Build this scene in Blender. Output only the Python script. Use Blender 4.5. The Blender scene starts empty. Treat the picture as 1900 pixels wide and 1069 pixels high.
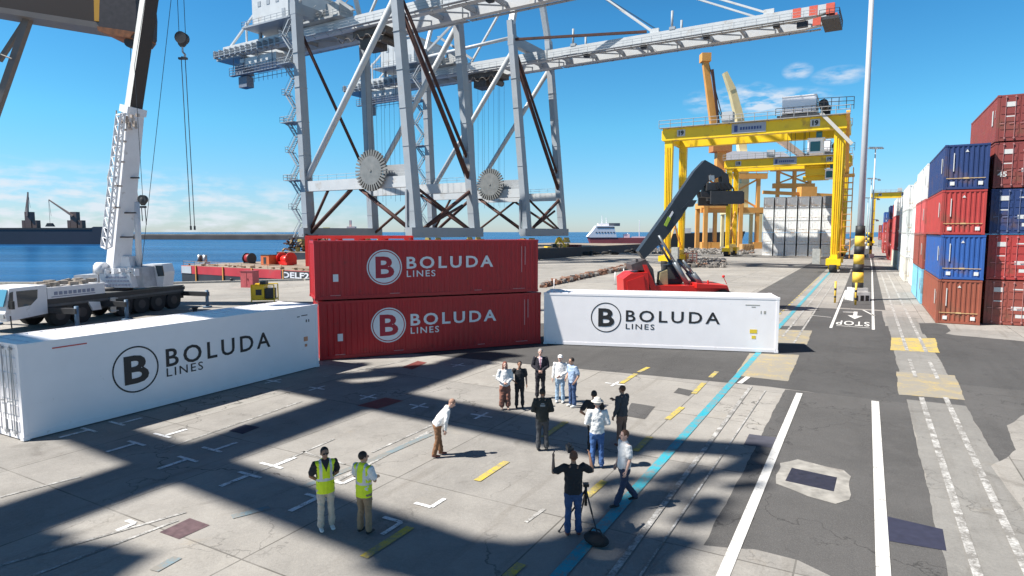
import bpy, bmesh, math, random
from mathutils import Vector, Matrix, Euler, noise
R = math.radians
PI = math.pi
random.seed(7)
scene = bpy.context.scene
COL = scene.collection

# ------------------------------------------------------------------ camera, sky, sun, exposure
CAM_H = 6.2
PITCH = math.atan(104 / 1170)
cam_data = bpy.data.cameras.new('camera')
cam = bpy.data.objects.new('camera', cam_data)
COL.objects.link(cam)
cam.location = (0, 0, CAM_H)
cam.rotation_euler = (R(90) - PITCH, 0, 0)
cam_data.sensor_width = 36
cam_data.lens = 36 * 1170 / 1900
cam_data.clip_end = 60000
scene.camera = cam

SUN_EL = 53
SUN_H = Vector((-0.982, -0.185, 0)).normalized()
world = bpy.data.worlds.new('World')
scene.world = world
world.use_nodes = True
nt = world.node_tree
nt.nodes.clear()
def wn(t, **k):
    n = nt.nodes.new(t)
    for a, b in k.items(): setattr(n, a, b)
    return n
wo = wn('ShaderNodeOutputWorld'); bg = wn('ShaderNodeBackground'); sky = wn('ShaderNodeTexSky')
sky.sky_type = 'NISHITA'; sky.sun_disc = False
sky.sun_elevation = R(SUN_EL)
sky.sun_rotation = math.atan2(SUN_H.x, SUN_H.y)
sky.air_density = 1.0; sky.dust_density = 0.15; sky.ozone_density = 4.0; sky.altitude = 0
bg.inputs['Strength'].default_value = 0.108
hs = wn('ShaderNodeHueSaturation'); hs.inputs['Saturation'].default_value = 1.12; hs.inputs['Value'].default_value = 1.0
nt.links.new(sky.outputs[0], hs.inputs['Color'])
# clouds: soft puffs in a few directions of the sky and a bank low over the sea on the left
tc = wn('ShaderNodeTexCoord')
sep = wn('ShaderNodeSeparateXYZ'); nt.links.new(tc.outputs['Generated'], sep.inputs[0])
def wmath(op, a, b=None, c=None):
    n = wn('ShaderNodeMath', operation=op)
    for i, s in enumerate((a, b, c)):
        if s is None: continue
        if isinstance(s, (int, float)): n.inputs[i].default_value = s
        else: nt.links.new(s, n.inputs[i])
    return n.outputs[0]
az = wmath('ARCTAN2', sep.outputs[0], sep.outputs[1])
el = wmath('ARCSINE', sep.outputs[2])
comb = wn('ShaderNodeCombineXYZ'); nt.links.new(az, comb.inputs[0]); nt.links.new(wmath('MULTIPLY', el, 3.2), comb.inputs[1])
nz = wn('ShaderNodeTexNoise'); nz.inputs['Scale'].default_value = 24; nz.inputs['Detail'].default_value = 7; nz.inputs['Roughness'].default_value = .55
nt.links.new(comb.outputs[0], nz.inputs['Vector'])
def puff(a0, e0, ra, re, amp):
    da = wmath('DIVIDE', wmath('SUBTRACT', az, a0), ra); de = wmath('DIVIDE', wmath('SUBTRACT', el, e0), re)
    d = wmath('ADD', wmath('MULTIPLY', da, da), wmath('MULTIPLY', de, de))
    return wmath('MULTIPLY', wmath('MAXIMUM', wmath('SUBTRACT', 1.0, d), 0.0), amp)
def azel(px, py):
    X = (px - 950) / 1170; Y = -(py - 534.5) / 1170
    v = Vector((X, math.cos(PITCH) + Y * math.sin(PITCH), -math.sin(PITCH) + Y * math.cos(PITCH))).normalized()
    return math.atan2(v.x, v.y), math.asin(v.z)
acc = None
for px, py, ra, re, amp in [(1385, 185, .05, .026, 1.0), (1465, 190, .07, .022, .9), (1480, 132, .022, .013, .8), (1560, 140, .04, .014, .65), (1310, 190, .035, .02, .6)]:
    a0, e0 = azel(px, py); p_ = puff(a0, e0, ra, re, amp)
    acc = p_ if acc is None else wmath('ADD', acc, p_)
a0, e0 = azel(20, 400)
bank = puff(a0, e0, .5, .075, 1.0)
acc = wmath('ADD', acc, bank)
cl = wmath('MULTIPLY', acc, wmath('MAXIMUM', wmath('MULTIPLY', wmath('SUBTRACT', nz.outputs[0], .42), 6.0), 0.0))
cl = wmath('MULTIPLY', wmath('MINIMUM', cl, 1.0), .8)
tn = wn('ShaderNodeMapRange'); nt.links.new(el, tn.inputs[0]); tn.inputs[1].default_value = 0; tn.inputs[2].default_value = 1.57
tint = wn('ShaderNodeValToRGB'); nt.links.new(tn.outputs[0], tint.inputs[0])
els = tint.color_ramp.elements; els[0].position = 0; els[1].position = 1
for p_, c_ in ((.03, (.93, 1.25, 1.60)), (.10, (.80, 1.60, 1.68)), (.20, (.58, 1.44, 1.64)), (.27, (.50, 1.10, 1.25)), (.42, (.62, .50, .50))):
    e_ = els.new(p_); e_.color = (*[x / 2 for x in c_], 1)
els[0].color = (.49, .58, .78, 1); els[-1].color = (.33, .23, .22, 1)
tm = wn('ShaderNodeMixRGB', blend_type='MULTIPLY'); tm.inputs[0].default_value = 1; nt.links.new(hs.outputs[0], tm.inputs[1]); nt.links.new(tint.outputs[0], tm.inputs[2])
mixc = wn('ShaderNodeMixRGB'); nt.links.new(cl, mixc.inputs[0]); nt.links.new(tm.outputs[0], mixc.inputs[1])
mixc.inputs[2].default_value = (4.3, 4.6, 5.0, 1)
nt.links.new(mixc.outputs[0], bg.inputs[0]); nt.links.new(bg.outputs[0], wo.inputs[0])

sl = bpy.data.lights.new('sun', 'SUN'); so = bpy.data.objects.new('sun', sl); COL.objects.link(so)
sl.energy = 5.0; sl.angle = R(0.65); sl.color = (1, .955, .88)
sdir = Vector((SUN_H.x * math.cos(R(SUN_EL)), SUN_H.y * math.cos(R(SUN_EL)), math.sin(R(SUN_EL))))
so.rotation_euler = sdir.to_track_quat('Z', 'Y').to_euler(); so.location = (0, 0, 100)
scene.view_settings.view_transform = 'Standard'; scene.view_settings.look = 'None'
scene.view_settings.exposure = 0.80; scene.view_settings.gamma = 1

# ------------------------------------------------------------------ measuring helpers (photo pixel -> point in the place)
def ray(px, py):
    X = (px - 950) / 1170; Y = -(py - 534.5) / 1170
    return Vector((X, math.cos(PITCH) + Y * math.sin(PITCH), -math.sin(PITCH) + Y * math.cos(PITCH)))
def G(px, py, z=0.0):
    r = ray(px, py); t = (z - CAM_H) / r.z
    return Vector((r.x * t, r.y * t, z))
def AT(px, py, d):
    r = ray(px, py); t = d / r.y
    return Vector((r.x * t, d, CAM_H + r.z * t))
U = Vector((.489, .872, 0)).normalized(); V = Vector((U.y, -U.x, 0))
def AB(a, b, z=0.0): return V * a + U * b + Vector((0, 0, z))
ROAD_ANG = math.atan2(V.y, V.x)

# ------------------------------------------------------------------ materials
MATS = {}
def mat(name, col, rough=.6, metal=0.0, var=.0, scale=3.0, bump=0.0, bscale=20, dirt=None, dirt_amt=.0, dscale=1.2, spec=None, stretch=None):
    if name in MATS: return MATS[name]
    m = bpy.data.materials.new(name); m.use_nodes = True; MATS[name] = m
    t = m.node_tree; b = t.nodes['Principled BSDF']
    b.inputs['Roughness'].default_value = rough; b.inputs['Metallic'].default_value = metal
    if spec is not None: b.inputs['Specular IOR Level'].default_value = spec
    b.inputs['Base Color'].default_value = (*col, 1)
    if var or dirt_amt or bump:
        tc = t.nodes.new('ShaderNodeTexCoord'); vec = tc.outputs['Object']
        if stretch:
            mp = t.nodes.new('ShaderNodeMapping'); mp.inputs['Scale'].default_value = stretch
            t.links.new(vec, mp.inputs[0]); vec = mp.outputs[0]
    cur = None
    if var:
        n = t.nodes.new('ShaderNodeTexNoise'); n.inputs['Scale'].default_value = scale; n.inputs['Detail'].default_value = 5
        t.links.new(vec, n.inputs['Vector'])
        r = t.nodes.new('ShaderNodeMapRange'); r.inputs[1].default_value = .3; r.inputs[2].default_value = .7
        r.inputs[3].default_value = 1 - var; r.inputs[4].default_value = 1 + var
        t.links.new(n.outputs[0], r.inputs[0])
        mx = t.nodes.new('ShaderNodeVectorMath'); mx.operation = 'SCALE'; mx.inputs[0].default_value = col
        t.links.new(r.outputs[0], mx.inputs['Scale']); cur = mx.outputs[0]
        rr = t.nodes.new('ShaderNodeMapRange'); rr.inputs[3].default_value = max(.05, rough - .12); rr.inputs[4].default_value = min(1, rough + .12)
        t.links.new(n.outputs[0], rr.inputs[0]); t.links.new(rr.outputs[0], b.inputs['Roughness'])
    if dirt_amt:
        n = t.nodes.new('ShaderNodeTexNoise'); n.inputs['Scale'].default_value = dscale; n.inputs['Detail'].default_value = 8; n.inputs['Roughness'].default_value = .65
        t.links.new(vec, n.inputs['Vector'])
        r = t.nodes.new('ShaderNodeMapRange'); r.inputs[1].default_value = .66 - dirt_amt * .3; r.inputs[2].default_value = .78 - dirt_amt * .2
        t.links.new(n.outputs[0], r.inputs[0])
        mx = t.nodes.new('ShaderNodeMixRGB'); mx.inputs[1].default_value = (*col, 1); mx.inputs[2].default_value = (*(dirt or (.1, .06, .04)), 1)
        if cur: t.links.new(cur, mx.inputs[1])
        t.links.new(r.outputs[0], mx.inputs[0]); cur = mx.outputs[0]
    if cur: t.links.new(cur, b.inputs['Base Color'])
    if bump:
        n = t.nodes.new('ShaderNodeTexNoise'); n.inputs['Scale'].default_value = bscale; n.inputs['Detail'].default_value = 4
        t.links.new(vec, n.inputs['Vector'])
        bp = t.nodes.new('ShaderNodeBump'); bp.inputs['Strength'].default_value = bump; bp.inputs['Distance'].default_value = .02
        t.links.new(n.outputs[0], bp.inputs['Height']); t.links.new(bp.outputs[0], b.inputs['Normal'])
    return m

class NT:
    """small helper for longer node trees"""
    def __init__(s, name, rough=.9):
        s.m = bpy.data.materials.new(name); s.m.use_nodes = True; s.t = s.m.node_tree
        s.b = s.t.nodes['Principled BSDF']; s.b.inputs['Roughness'].default_value = rough
        s.tc = s.t.nodes.new('ShaderNodeTexCoord'); s.obj = s.tc.outputs['Object']
    def put(s, inp, v):
        if v is None: return
        if hasattr(v, 'is_output'): s.t.links.new(v, inp)
        else: inp.default_value = v if not (isinstance(v, tuple) and len(v) == 3 and inp.type == 'RGBA') else (*v, 1)
    def mapping(s, scale=(1, 1, 1), rot=0, loc=(0, 0, 0)):
        n = s.t.nodes.new('ShaderNodeMapping'); n.vector_type = 'POINT'
        r = s.t.nodes.new('ShaderNodeVectorRotate'); r.rotation_type = 'Z_AXIS'; r.inputs['Angle'].default_value = rot
        s.t.links.new(s.obj, r.inputs['Vector']); s.t.links.new(r.outputs[0], n.inputs[0])
        n.inputs['Scale'].default_value = scale; n.inputs['Location'].default_value = loc
        return n.outputs[0]
    def noise(s, vec, scale, detail=5, rough=.55, dist=0):
        n = s.t.nodes.new('ShaderNodeTexNoise'); s.put(n.inputs['Vector'], vec); n.inputs['Scale'].default_value = scale
        n.inputs['Detail'].default_value = detail; n.inputs['Roughness'].default_value = rough; n.inputs['Distortion'].default_value = dist
        return n.outputs[0]
    def ramp(s, v, a, b, lo=0.0, hi=1.0):
        n = s.t.nodes.new('ShaderNodeMapRange'); s.put(n.inputs[0], v)
        for i, x in zip((1, 2, 3, 4), (a, b, lo, hi)): n.inputs[i].default_value = x
        return n.outputs[0]
    def math(s, op, a, b=0.0):
        n = s.t.nodes.new('ShaderNodeMath'); n.operation = op; s.put(n.inputs[0], a); s.put(n.inputs[1], b); return n.outputs[0]
    def mix(s, f, a, b, mode='MIX'):
        n = s.t.nodes.new('ShaderNodeMixRGB'); n.blend_type = mode; s.put(n.inputs[0], f); s.put(n.inputs[1], a); s.put(n.inputs[2], b); return n.outputs[0]
    def cracks(s, vec, scale, width):
        n = s.t.nodes.new('ShaderNodeTexVoronoi'); n.feature = 'DISTANCE_TO_EDGE'; n.inputs['Scale'].default_value = scale
        d = s.t.nodes.new('ShaderNodeTexNoise'); d.inputs['Scale'].default_value = 1.3; d.inputs['Detail'].default_value = 6; s.put(d.inputs['Vector'], vec)
        va = s.t.nodes.new('ShaderNodeMixRGB'); va.blend_type = 'LINEAR_LIGHT'; va.inputs[0].default_value = .9; s.put(va.inputs[1], vec); s.t.links.new(d.outputs['Color'], va.inputs[2])
        s.t.links.new(va.outputs[0], n.inputs['Vector'])
        return s.ramp(n.outputs[0], 0, width, 1, 0)
    def bump(s, h, strength, dist=.02):
        n = s.t.nodes.new('ShaderNodeBump'); n.inputs['Strength'].default_value = strength; n.inputs['Distance'].default_value = dist
        s.put(n.inputs['Height'], h); s.t.links.new(n.outputs[0], s.b.inputs['Normal'])
    def col(s, c): s.put(s.b.inputs['Base Color'], c)

def concrete_mat(name, base=(.285, .270, .250), joints=True, stain=.6, jsize=4.6):
    k = NT(name, .88)
    big = k.noise(k.obj, .16, 6, .6); mid = k.noise(k.obj, .9, 7, .65); fine = k.noise(k.obj, 14, 5, .7)
    streak = k.noise(k.mapping((2.2, .13, 1), -ROAD_ANG), 1.0, 7, .65); streak2 = k.noise(k.mapping((.16, 1.9, 1), -ROAD_ANG), 1.0, 7, .65)
    c = k.mix(k.ramp(big, .38, .62), tuple(x * .86 for x in base), tuple(x * 1.16 for x in base))
    c = k.mix(k.ramp(mid, .45, .74, 0, stain), c, tuple(x * .64 for x in base))
    c = k.mix(k.ramp(k.noise(k.obj, 2.6, 6, .7), .5, .72, 0, .5), c, (base[0] * 1.3, base[1] * 1.3, base[2] * 1.28))
    c = k.mix(k.ramp(streak, .55, .70, 0, .6), c, tuple(x * y * .60 for x, y in zip(base, (1, .95, .88))))
    c = k.mix(k.ramp(streak2, .58, .74, 0, .4), c, tuple(x * .68 for x in base))
    c = k.mix(k.ramp(k.noise(k.obj, .45, 5, .55, 1.0), .62, .70, 0, .6), c, (base[0] * .42, base[1] * .40, base[2] * .38))
    c = k.mix(k.ramp(k.noise(k.obj, .7, 5, .6, .6), .64, .74, 0, .5), c, (base[0] * 1.05, base[1] * .92, base[2] * .74))
    c = k.mix(k.ramp(fine, .3, .72, 0, .45), c, tuple(x * 1.38 for x in base))
    c = k.mix(k.ramp(k.noise(k.obj, 45, 3, .6), .56, .72, 0, .5), c, tuple(x * .42 for x in base))
    if joints:
        br = k.t.nodes.new('ShaderNodeTexBrick'); br.offset = 0.0; br.inputs['Scale'].default_value = 1 / jsize; br.inputs['Mortar Size'].default_value = .0048
        br.inputs['Mortar Smooth'].default_value = .4; br.inputs['Brick Width'].default_value = 1.0; br.inputs['Row Height'].default_value = 1.0
        br.inputs['Color1'].default_value = (.80, .80, .80, 1); br.inputs['Color2'].default_value = (1.06, 1.05, 1.03, 1); br.inputs['Mortar'].default_value = (0.3, .29, .27, 1)
        k.t.links.new(k.mapping((1, 1, 1), -ROAD_ANG, (.9, 1.7, 0)), br.inputs['Vector'])
        c = k.mix(k.ramp(k.noise(k.obj, .6, 4, .6), .3, .6, .35, .95), c, k.mix(1.0, c, br.outputs['Color'], 'MULTIPLY'))
    cr = k.math('MULTIPLY', k.cracks(k.obj, .16, .006), k.ramp(big, .45, .6))
    c = k.mix(k.math('MULTIPLY', cr, .9), c, (.05, .046, .042))
    cr2 = k.math('MULTIPLY', k.cracks(k.obj, .5, .013), k.ramp(k.noise(k.obj, .3, 3, .5), .54, .62))
    c = k.mix(k.math('MULTIPLY', cr2, .5), c, (.07, .065, .06))
    k.col(c); k.bump(k.math('ADD', fine, mid), .5, .02)
    return k.m
def asphalt_mat(name, base=(.060, .058, .057), crack=True):
    k = NT(name, .92)
    big = k.noise(k.obj, .2, 5, .6); mid = k.noise(k.obj, 1.4, 7, .7); fine = k.noise(k.obj, 38, 3, .75)
    c = k.mix(k.ramp(big, .38, .62), tuple(x * .82 for x in base), tuple(x * 1.18 for x in base))
    c = k.mix(k.ramp(mid, .48, .75, 0, .6), c, tuple(x * 1.4 for x in base))
    streak = k.noise(k.mapping((1.1, .07, 1), -ROAD_ANG), 1.0, 5, .6)
    c = k.mix(k.ramp(streak, .52, .7, 0, .5), c, tuple(x * .6 for x in base))
    c = k.mix(k.ramp(k.noise(k.obj, .8, 5, .6, .8), .6, .7, 0, .5), c, tuple(x * .55 for x in base))
    c = k.mix(k.ramp(fine, .45, .75, 0, .7), c, tuple(x * 2.2 for x in base))
    c = k.mix(k.ramp(k.noise(k.obj, 9, 5, .75), .58, .7, 0, .4), c, (.16, .15, .135))
    if crack:
        c = k.mix(k.math('MULTIPLY', k.cracks(k.obj, .13, .0035), .85), c, (.03, .029, .028))
        c = k.mix(k.math('MULTIPLY', k.cracks(k.obj, .7, .010), k.ramp(big, .56, .64)), c, (.035, .034, .033))
    k.col(c); k.bump(fine, .6, .015)
    return k.m
def paint_mat(name, col, under, wear=.5, scale=3.0):
    k = NT(name, .75)
    a = k.noise(k.obj, scale, 8, .7); b = k.noise(k.obj, scale * 9, 4, .7)
    f = k.ramp(k.math('ADD', a, k.math('MULTIPLY', b, .6)), .95 - wear * .35, 1.05 - wear * .18)
    c = k.mix(k.ramp(b, .3, .7), col, tuple(x * .85 for x in col))
    k.col(k.mix(f, c, under)); return k.m
M_concrete = concrete_mat('weathered_concrete')
M_strip = concrete_mat('rail_strip_concrete', (.215, .207, .193), False, .8)
M_yellowed = None
M_asphalt = asphalt_mat('asphalt')
M_asphalt2 = asphalt_mat('asphalt_lighter', (.074, .071, .069))
M_tar = mat('fresh_tar', (.026, .028, .055), .8, var=.15, scale=6)
M_white_paint = paint_mat('white_road_paint', (.68, .67, .64), (.22, .21, .20), .22)
M_white_worn = paint_mat('worn_white_road_paint', (.62, .61, .59), (.2, .19, .175), .95, 2.2)
M_blue_paint = paint_mat('blue_road_paint', (.02, .36, .46), (.22, .22, .21), .6, 2.5)
M_blue_worn = paint_mat('faded_blue_paint', (.15, .26, .32), (.235, .222, .20), 1.05, 2.0)
M_yellow_paint = paint_mat('yellow_road_paint', (.62, .47, .05), (.28, .25, .18), .75, 2.5)
M_hatch = paint_mat('yellow_hatching_paint', (.58, .42, .09), (.30, .27, .20), .7, 1.6)
M_hatch2 = paint_mat('worn_yellow_hatching', (.54, .39, .12), (.285, .26, .215), 1.3, 1.2)

M_white = mat('white_gloss_paint', (.88, .85, .86), .38, var=.02, scale=1.5, dirt=(.6, .55, .5), dirt_amt=.05, dscale=2.5)
M_bol_red = mat('deep_red_paint', (.43, .010, .015), .42, var=.08, scale=1.0, dirt=(.22, .02, .02), dirt_amt=.2, dscale=1.5)
M_black = mat('black_paint', (.015, .015, .016), .5)
M_rubber = mat('tyre_rubber', (.025, .025, .026), .85, bump=.2)
M_dark = mat('dark_steel', (.035, .036, .04), .55, var=.2)
M_steel = mat('galvanised_steel', (.42, .43, .44), .45, .6, var=.15)
M_crane = mat('pale_grey_crane_paint', (.31, .34, .37), .5, var=.06, scale=.4, dirt=(.36, .32, .28), dirt_amt=.22, dscale=.25)
M_cranewhite = mat('white_crane_paint', (.52, .54, .55), .5, var=.05, scale=.5, dirt=(.40, .36, .31), dirt_amt=.2, dscale=.3)
M_rust = mat('rust_brown_tube', (.075, .03, .022), .75, var=.35, scale=.9, dirt=(.03, .02, .02), dirt_amt=.4, dscale=.4)
M_yel = mat('yellow_crane_paint', (.86, .56, .01), .45, var=.06, scale=.5, dirt=(.45, .26, .03), dirt_amt=.3, dscale=.4)
M_orange = mat('orange_crane_paint', (.72, .34, .08), .55, var=.1, scale=.3)
M_cream = mat('cream_crane_paint', (.74, .60, .32), .55, var=.1, scale=.3)
M_red = mat('bright_red_paint', (.62, .02, .015), .4, var=.07, scale=1.2, dirt=(.2, .02, .02), dirt_amt=.2)
M_glass = mat('dark_window_glass', (.02, .035, .05), .08, spec=.9)
M_rubble_red = mat('orange_brown_rubble', (.25, .13, .085), .9, var=.4, scale=.6)
M_stone = mat('grey_rubble', (.27, .25, .23), .9, var=.3, scale=.8)

# ------------------------------------------------------------------ mesh builder
class MB:
    def __init__(s): s.v = []; s.f = []; s.m = []; s.s = []
    def add(s, vs, fs, mi=0, smooth=False):
        o = len(s.v); s.v += [tuple(x) for x in vs]
        for f in fs: s.f.append(tuple(i + o for i in f)); s.m.append(mi); s.s.append(smooth)
    def box(s, c, size, rz=0, mi=0, M=None):
        x, y, z = [k / 2 for k in size]
        vs = [Vector((a, b, d)) for a in (-x, x) for b in (-y, y) for d in (-z, z)]
        if M is None: M = Matrix.Rotation(rz, 3, 'Z')
        vs = [M @ p + Vector(c) for p in vs]
        s.add(vs, [(0, 1, 3, 2), (4, 6, 7, 5), (0, 4, 5, 1), (2, 3, 7, 6), (0, 2, 6, 4), (1, 5, 7, 3)], mi); return s
    def bb(s, x0, x1, y0, y1, z0, z1, mi=0):
        return s.box(((x0 + x1) / 2, (y0 + y1) / 2, (z0 + z1) / 2), (abs(x1 - x0), abs(y1 - y0), abs(z1 - z0)), 0, mi)
    def frame(s, p, q, up=Vector((0, 0, 1))):
        d = (q - p).normalized()
        if abs(d.dot(up)) > .98: up = Vector((0, 1, 0))
        x = d.cross(up).normalized(); y = x.cross(d).normalized()
        return x, y
    def beam(s, p, q, w, h, mi=0, w2=None, h2=None, up=Vector((0, 0, 1))):
        p = Vector(p); q = Vector(q); x, y = s.frame(p, q, up)
        w2 = w2 or w; h2 = h2 or h
        vs = [p + x * a * w / 2 + y * b * h / 2 for a, b in ((-1, -1), (1, -1), (1, 1), (-1, 1))] + [q + x * a * w2 / 2 + y * b * h2 / 2 for a, b in ((-1, -1), (1, -1), (1, 1), (-1, 1))]
        s.add(vs, [(0, 3, 2, 1), (4, 5, 6, 7), (0, 1, 5, 4), (1, 2, 6, 5), (2, 3, 7, 6), (3, 0, 4, 7)], mi); return s
    def tube(s, p, q, r, n=8, mi=0, r2=None):
        p = Vector(p); q = Vector(q); x, y = s.frame(p, q); r2 = r if r2 is None else r2
        vs = []
        for c, rr in ((p, r), (q, r2)):
            for i in range(n): a = 2 * PI * i / n; vs.append(c + x * math.cos(a) * rr + y * math.sin(a) * rr)
        s.add(vs, [(i, (i + 1) % n, n + (i + 1) % n, n + i) for i in range(n)], mi, n >= 8)
        o = len(s.v) - 2 * n
        s.f.append(tuple(range(o + n - 1, o - 1, -1))); s.m.append(mi); s.s.append(False)
        s.f.append(tuple(range(o + n, o + 2 * n))); s.m.append(mi); s.s.append(False)
        return s
    def path(s, pts, r, n=6, mi=0):
        for a, b in zip(pts, pts[1:]): s.tube(a, b, r, n, mi)
        return s
    def prism(s, pts, off, mi=0):
        """polygon (3-D points) extruded by the vector off"""
        pts = [Vector(p) for p in pts]; off = Vector(off); n = len(pts)
        s.add(pts + [p + off for p in pts], [tuple(range(n - 1, -1, -1)), tuple(range(n, 2 * n))] + [(i, (i + 1) % n, n + (i + 1) % n, n + i) for i in range(n)], mi); return s
    def poly(s, pts, mi=0): s.add(pts, [tuple(range(len(pts)))], mi); return s
    def rings(s, rings, mi=0, smooth=True, caps=True):
        n = len(rings[0]); vs = [p for r in rings for p in r]; fs = []
        for k in range(len(rings) - 1):
            for i in range(n): fs.append((k * n + i, k * n + (i + 1) % n, (k + 1) * n + (i + 1) % n, (k + 1) * n + i))
        s.add(vs, fs, mi, smooth); o = len(s.v) - len(vs)
        if caps:
            s.f.append(tuple(range(o + n - 1, o - 1, -1))); s.m.append(mi); s.s.append(smooth)
            e = o + (len(rings) - 1) * n; s.f.append(tuple(range(e, e + n))); s.m.append(mi); s.s.append(smooth)
        return s
    def ball(s, c, r, n=10, mi=0, rx=None):
        c = Vector(c); sx, sy, sz = r if isinstance(r, tuple) else (r, r, r); rg = []
        for k in range(1, n):
            t = PI * k / n
            rg.append([c + Vector((sx * math.sin(t) * math.cos(2 * PI * i / (2 * n)), sy * math.sin(t) * math.sin(2 * PI * i / (2 * n)), -sz * math.cos(t))) for i in range(2 * n)])
        return s.rings(rg, mi)
    def rail(s, pts, h=1.1, r=.03, step=2.0, mi=0, mids=1):
        for a, b in zip(pts, pts[1:]):
            a = Vector(a); b = Vector(b); L = (b - a).length; n = max(1, int(L / step))
            for k in range(mids + 1):
                z = Vector((0, 0, h * (k + 1) / (mids + 1))); s.tube(a + z, b + z, r, 4, mi)
            for i in range(n + 1):
                p = a.lerp(b, i / n); s.tube(p, p + Vector((0, 0, h)), r, 4, mi)
        return s
    def build(s, name, mats, parent=None, fix=True):
        me = bpy.data.meshes.new(name); me.from_pydata(s.v, [], s.f)
        if not isinstance(mats, (list, tuple)): mats = [mats]
        for m in mats: me.materials.append(m)
        me.polygons.foreach_set('material_index', s.m); me.polygons.foreach_set('use_smooth', s.s)
        if fix:
            bm = bmesh.new(); bm.from_mesh(me); bmesh.ops.recalc_face_normals(bm, faces=bm.faces); bm.to_mesh(me); bm.free()
        o = bpy.data.objects.new(name, me); COL.objects.link(o)
        if parent: o.parent = parent
        return o

def thing(name, label, cat, loc=(0, 0, 0), rz=0, group=None):
    o = bpy.data.objects.new(name, None); COL.objects.link(o); o.location = loc; o.rotation_euler = (0, 0, rz)
    o.empty_display_size = .5
    return tag(o, label, cat, group)
def tag(o, label, cat, group=None):
    o['label'] = label; o['category'] = cat
    if group: o['group'] = group
    return o
def struct(o): o['kind'] = 'structure'; return o
def copy_tree(o, parent=None):
    c = o.copy(); COL.objects.link(c)
    if parent: c.parent = parent
    for ch in list(o.children): copy_tree(ch, c)
    return c
JR = random.Random(21)
def jag(pts, amp=.03, step=.3):
    out = []
    for i, p in enumerate(pts):
        p = Vector((p[0], p[1])); q = pts[(i + 1) % len(pts)]; q = Vector((q[0], q[1])); L = (q - p).length; out.append(tuple(p))
        if L < .6 or min(p.length, q.length) > 70: continue
        n = min(140, int(L / step)); nn = Vector((-(q - p).y, (q - p).x)) / L; w_ = 0
        for k in range(1, n):
            w_ = w_ * .7 + JR.uniform(-1, 1) * amp; c = p.lerp(q, k / n) + nn * w_
            if c.length < 75: out.append(tuple(c))
    return out
def sheet(name, pts, z, m):
    if name in ('cross_road', 'road', 'concrete_patch', 'asphalt_patch', 'yellow_hatching', 'concrete_surround', 'rail_strip'): pts = jag(pts, .045 if name == 'concrete_surround' else .022)
    b = MB(); b.poly([(p[0], p[1], z) for p in pts]); o = b.build(name, m, fix=False)
    if o.data.polygons[0].normal.z < 0: o.data.flip_normals()
    return struct(o)
def gpoly(name, pix, z, m): return sheet(name, [G(*p) for p in pix], z, m)
def stripe(mb, p, q, w, z):
    p = Vector((p[0], p[1], z)); q = Vector((q[0], q[1], z)); d = (q - p).normalized(); n = Vector((-d.y, d.x, 0)) * w / 2
    mb.poly([p - n, q - n, q + n, p + n])
def text_mesh(txt, size, m, parent, M, name='lettering', bold=0.0, sx=1.0, extrude=.003, space=1.0, align='LEFT', fit=None, center=False):
    c = bpy.data.curves.new('t', 'FONT'); c.body = txt; c.size = size; c.offset = bold; c.extrude = extrude; c.space_character = space
    c.align_x = align; c.resolution_u = 3
    o = bpy.data.objects.new('t', c); COL.objects.link(o)
    dg = bpy.context.evaluated_depsgraph_get(); me = bpy.data.meshes.new_from_object(o.evaluated_get(dg))
    bpy.data.objects.remove(o); bpy.data.curves.remove(c)
    me.materials.clear(); me.materials.append(m)
    if fit:
        xs = [v.co.x for v in me.vertices]; ys = [v.co.y for v in me.vertices]; x0, x1, y0, y1 = min(xs), max(xs), min(ys), max(ys)
        cx_, cy_ = ((x0 + x1) / 2, (y0 + y1) / 2) if center else (x0, y0)
        for v in me.vertices: v.co.x = (v.co.x - cx_) * fit[0] / (x1 - x0); v.co.y = (v.co.y - cy_) * fit[1] / (y1 - y0)
        sx = 1
    me.transform(M @ Matrix.Diagonal((sx, 1, 1, 1)))
    r = bpy.data.objects.new(name, me); COL.objects.link(r)
    if parent: r.parent = parent
    return r

# ------------------------------------------------------------------ the setting: sea, quay apron, roads, markings
sea = NT('sea_water', .22)
w1 = sea.noise(sea.mapping((.02, .3, 1)), 1, 6, .6); w2 = sea.noise(sea.mapping((.004, .03, 1)), 1, 4, .5)
sea.b.inputs['IOR'].default_value = 1.13
sea.b.inputs['Specular IOR Level'].default_value = .16
sea.col(sea.mix(sea.ramp(w2, .4, .65), (.003, .038, .125), (.018, .10, .25)))
sea.bump(w1, 1.0, .6)
sheet('sea', [(-9000, -300), (9000, -300), (14000, 30000), (-14000, 30000)], -2.5, sea.m)
QL = Vector((-41, 76, 0)); QR = Vector((33.3, 183, 0)); QF = QL + (QR - QL) * 9
QM = Vector((-27, 81, 0)); QL = Vector((-41, 75.5, 0))
apron = [(-300, 75), QL, QM, QR, QF, (4000, QF.y), (4000, -60), (-300, -60)]
b = MB(); b.prism([(p[0], p[1], -6) for p in apron], (0, 0, 6)); struct(b.build('ground', M_concrete))
# quay edge kerb
b = MB()
for p, q in ((Vector((-300, 75, 0)), QL), (QL, QM), (QM, QR), (QR, QF)):
    n = Vector((-(q - p).y, (q - p).x, 0)).normalized()
    b.beam(p + Vector((0, 0, .1)) - n * .3, q + Vector((0, 0, .1)) - n * .3, .5, .26)
struct(b.build('quay_kerb', mat('kerb_concrete', (.42, .40, .36), .9, var=.2)))

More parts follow.
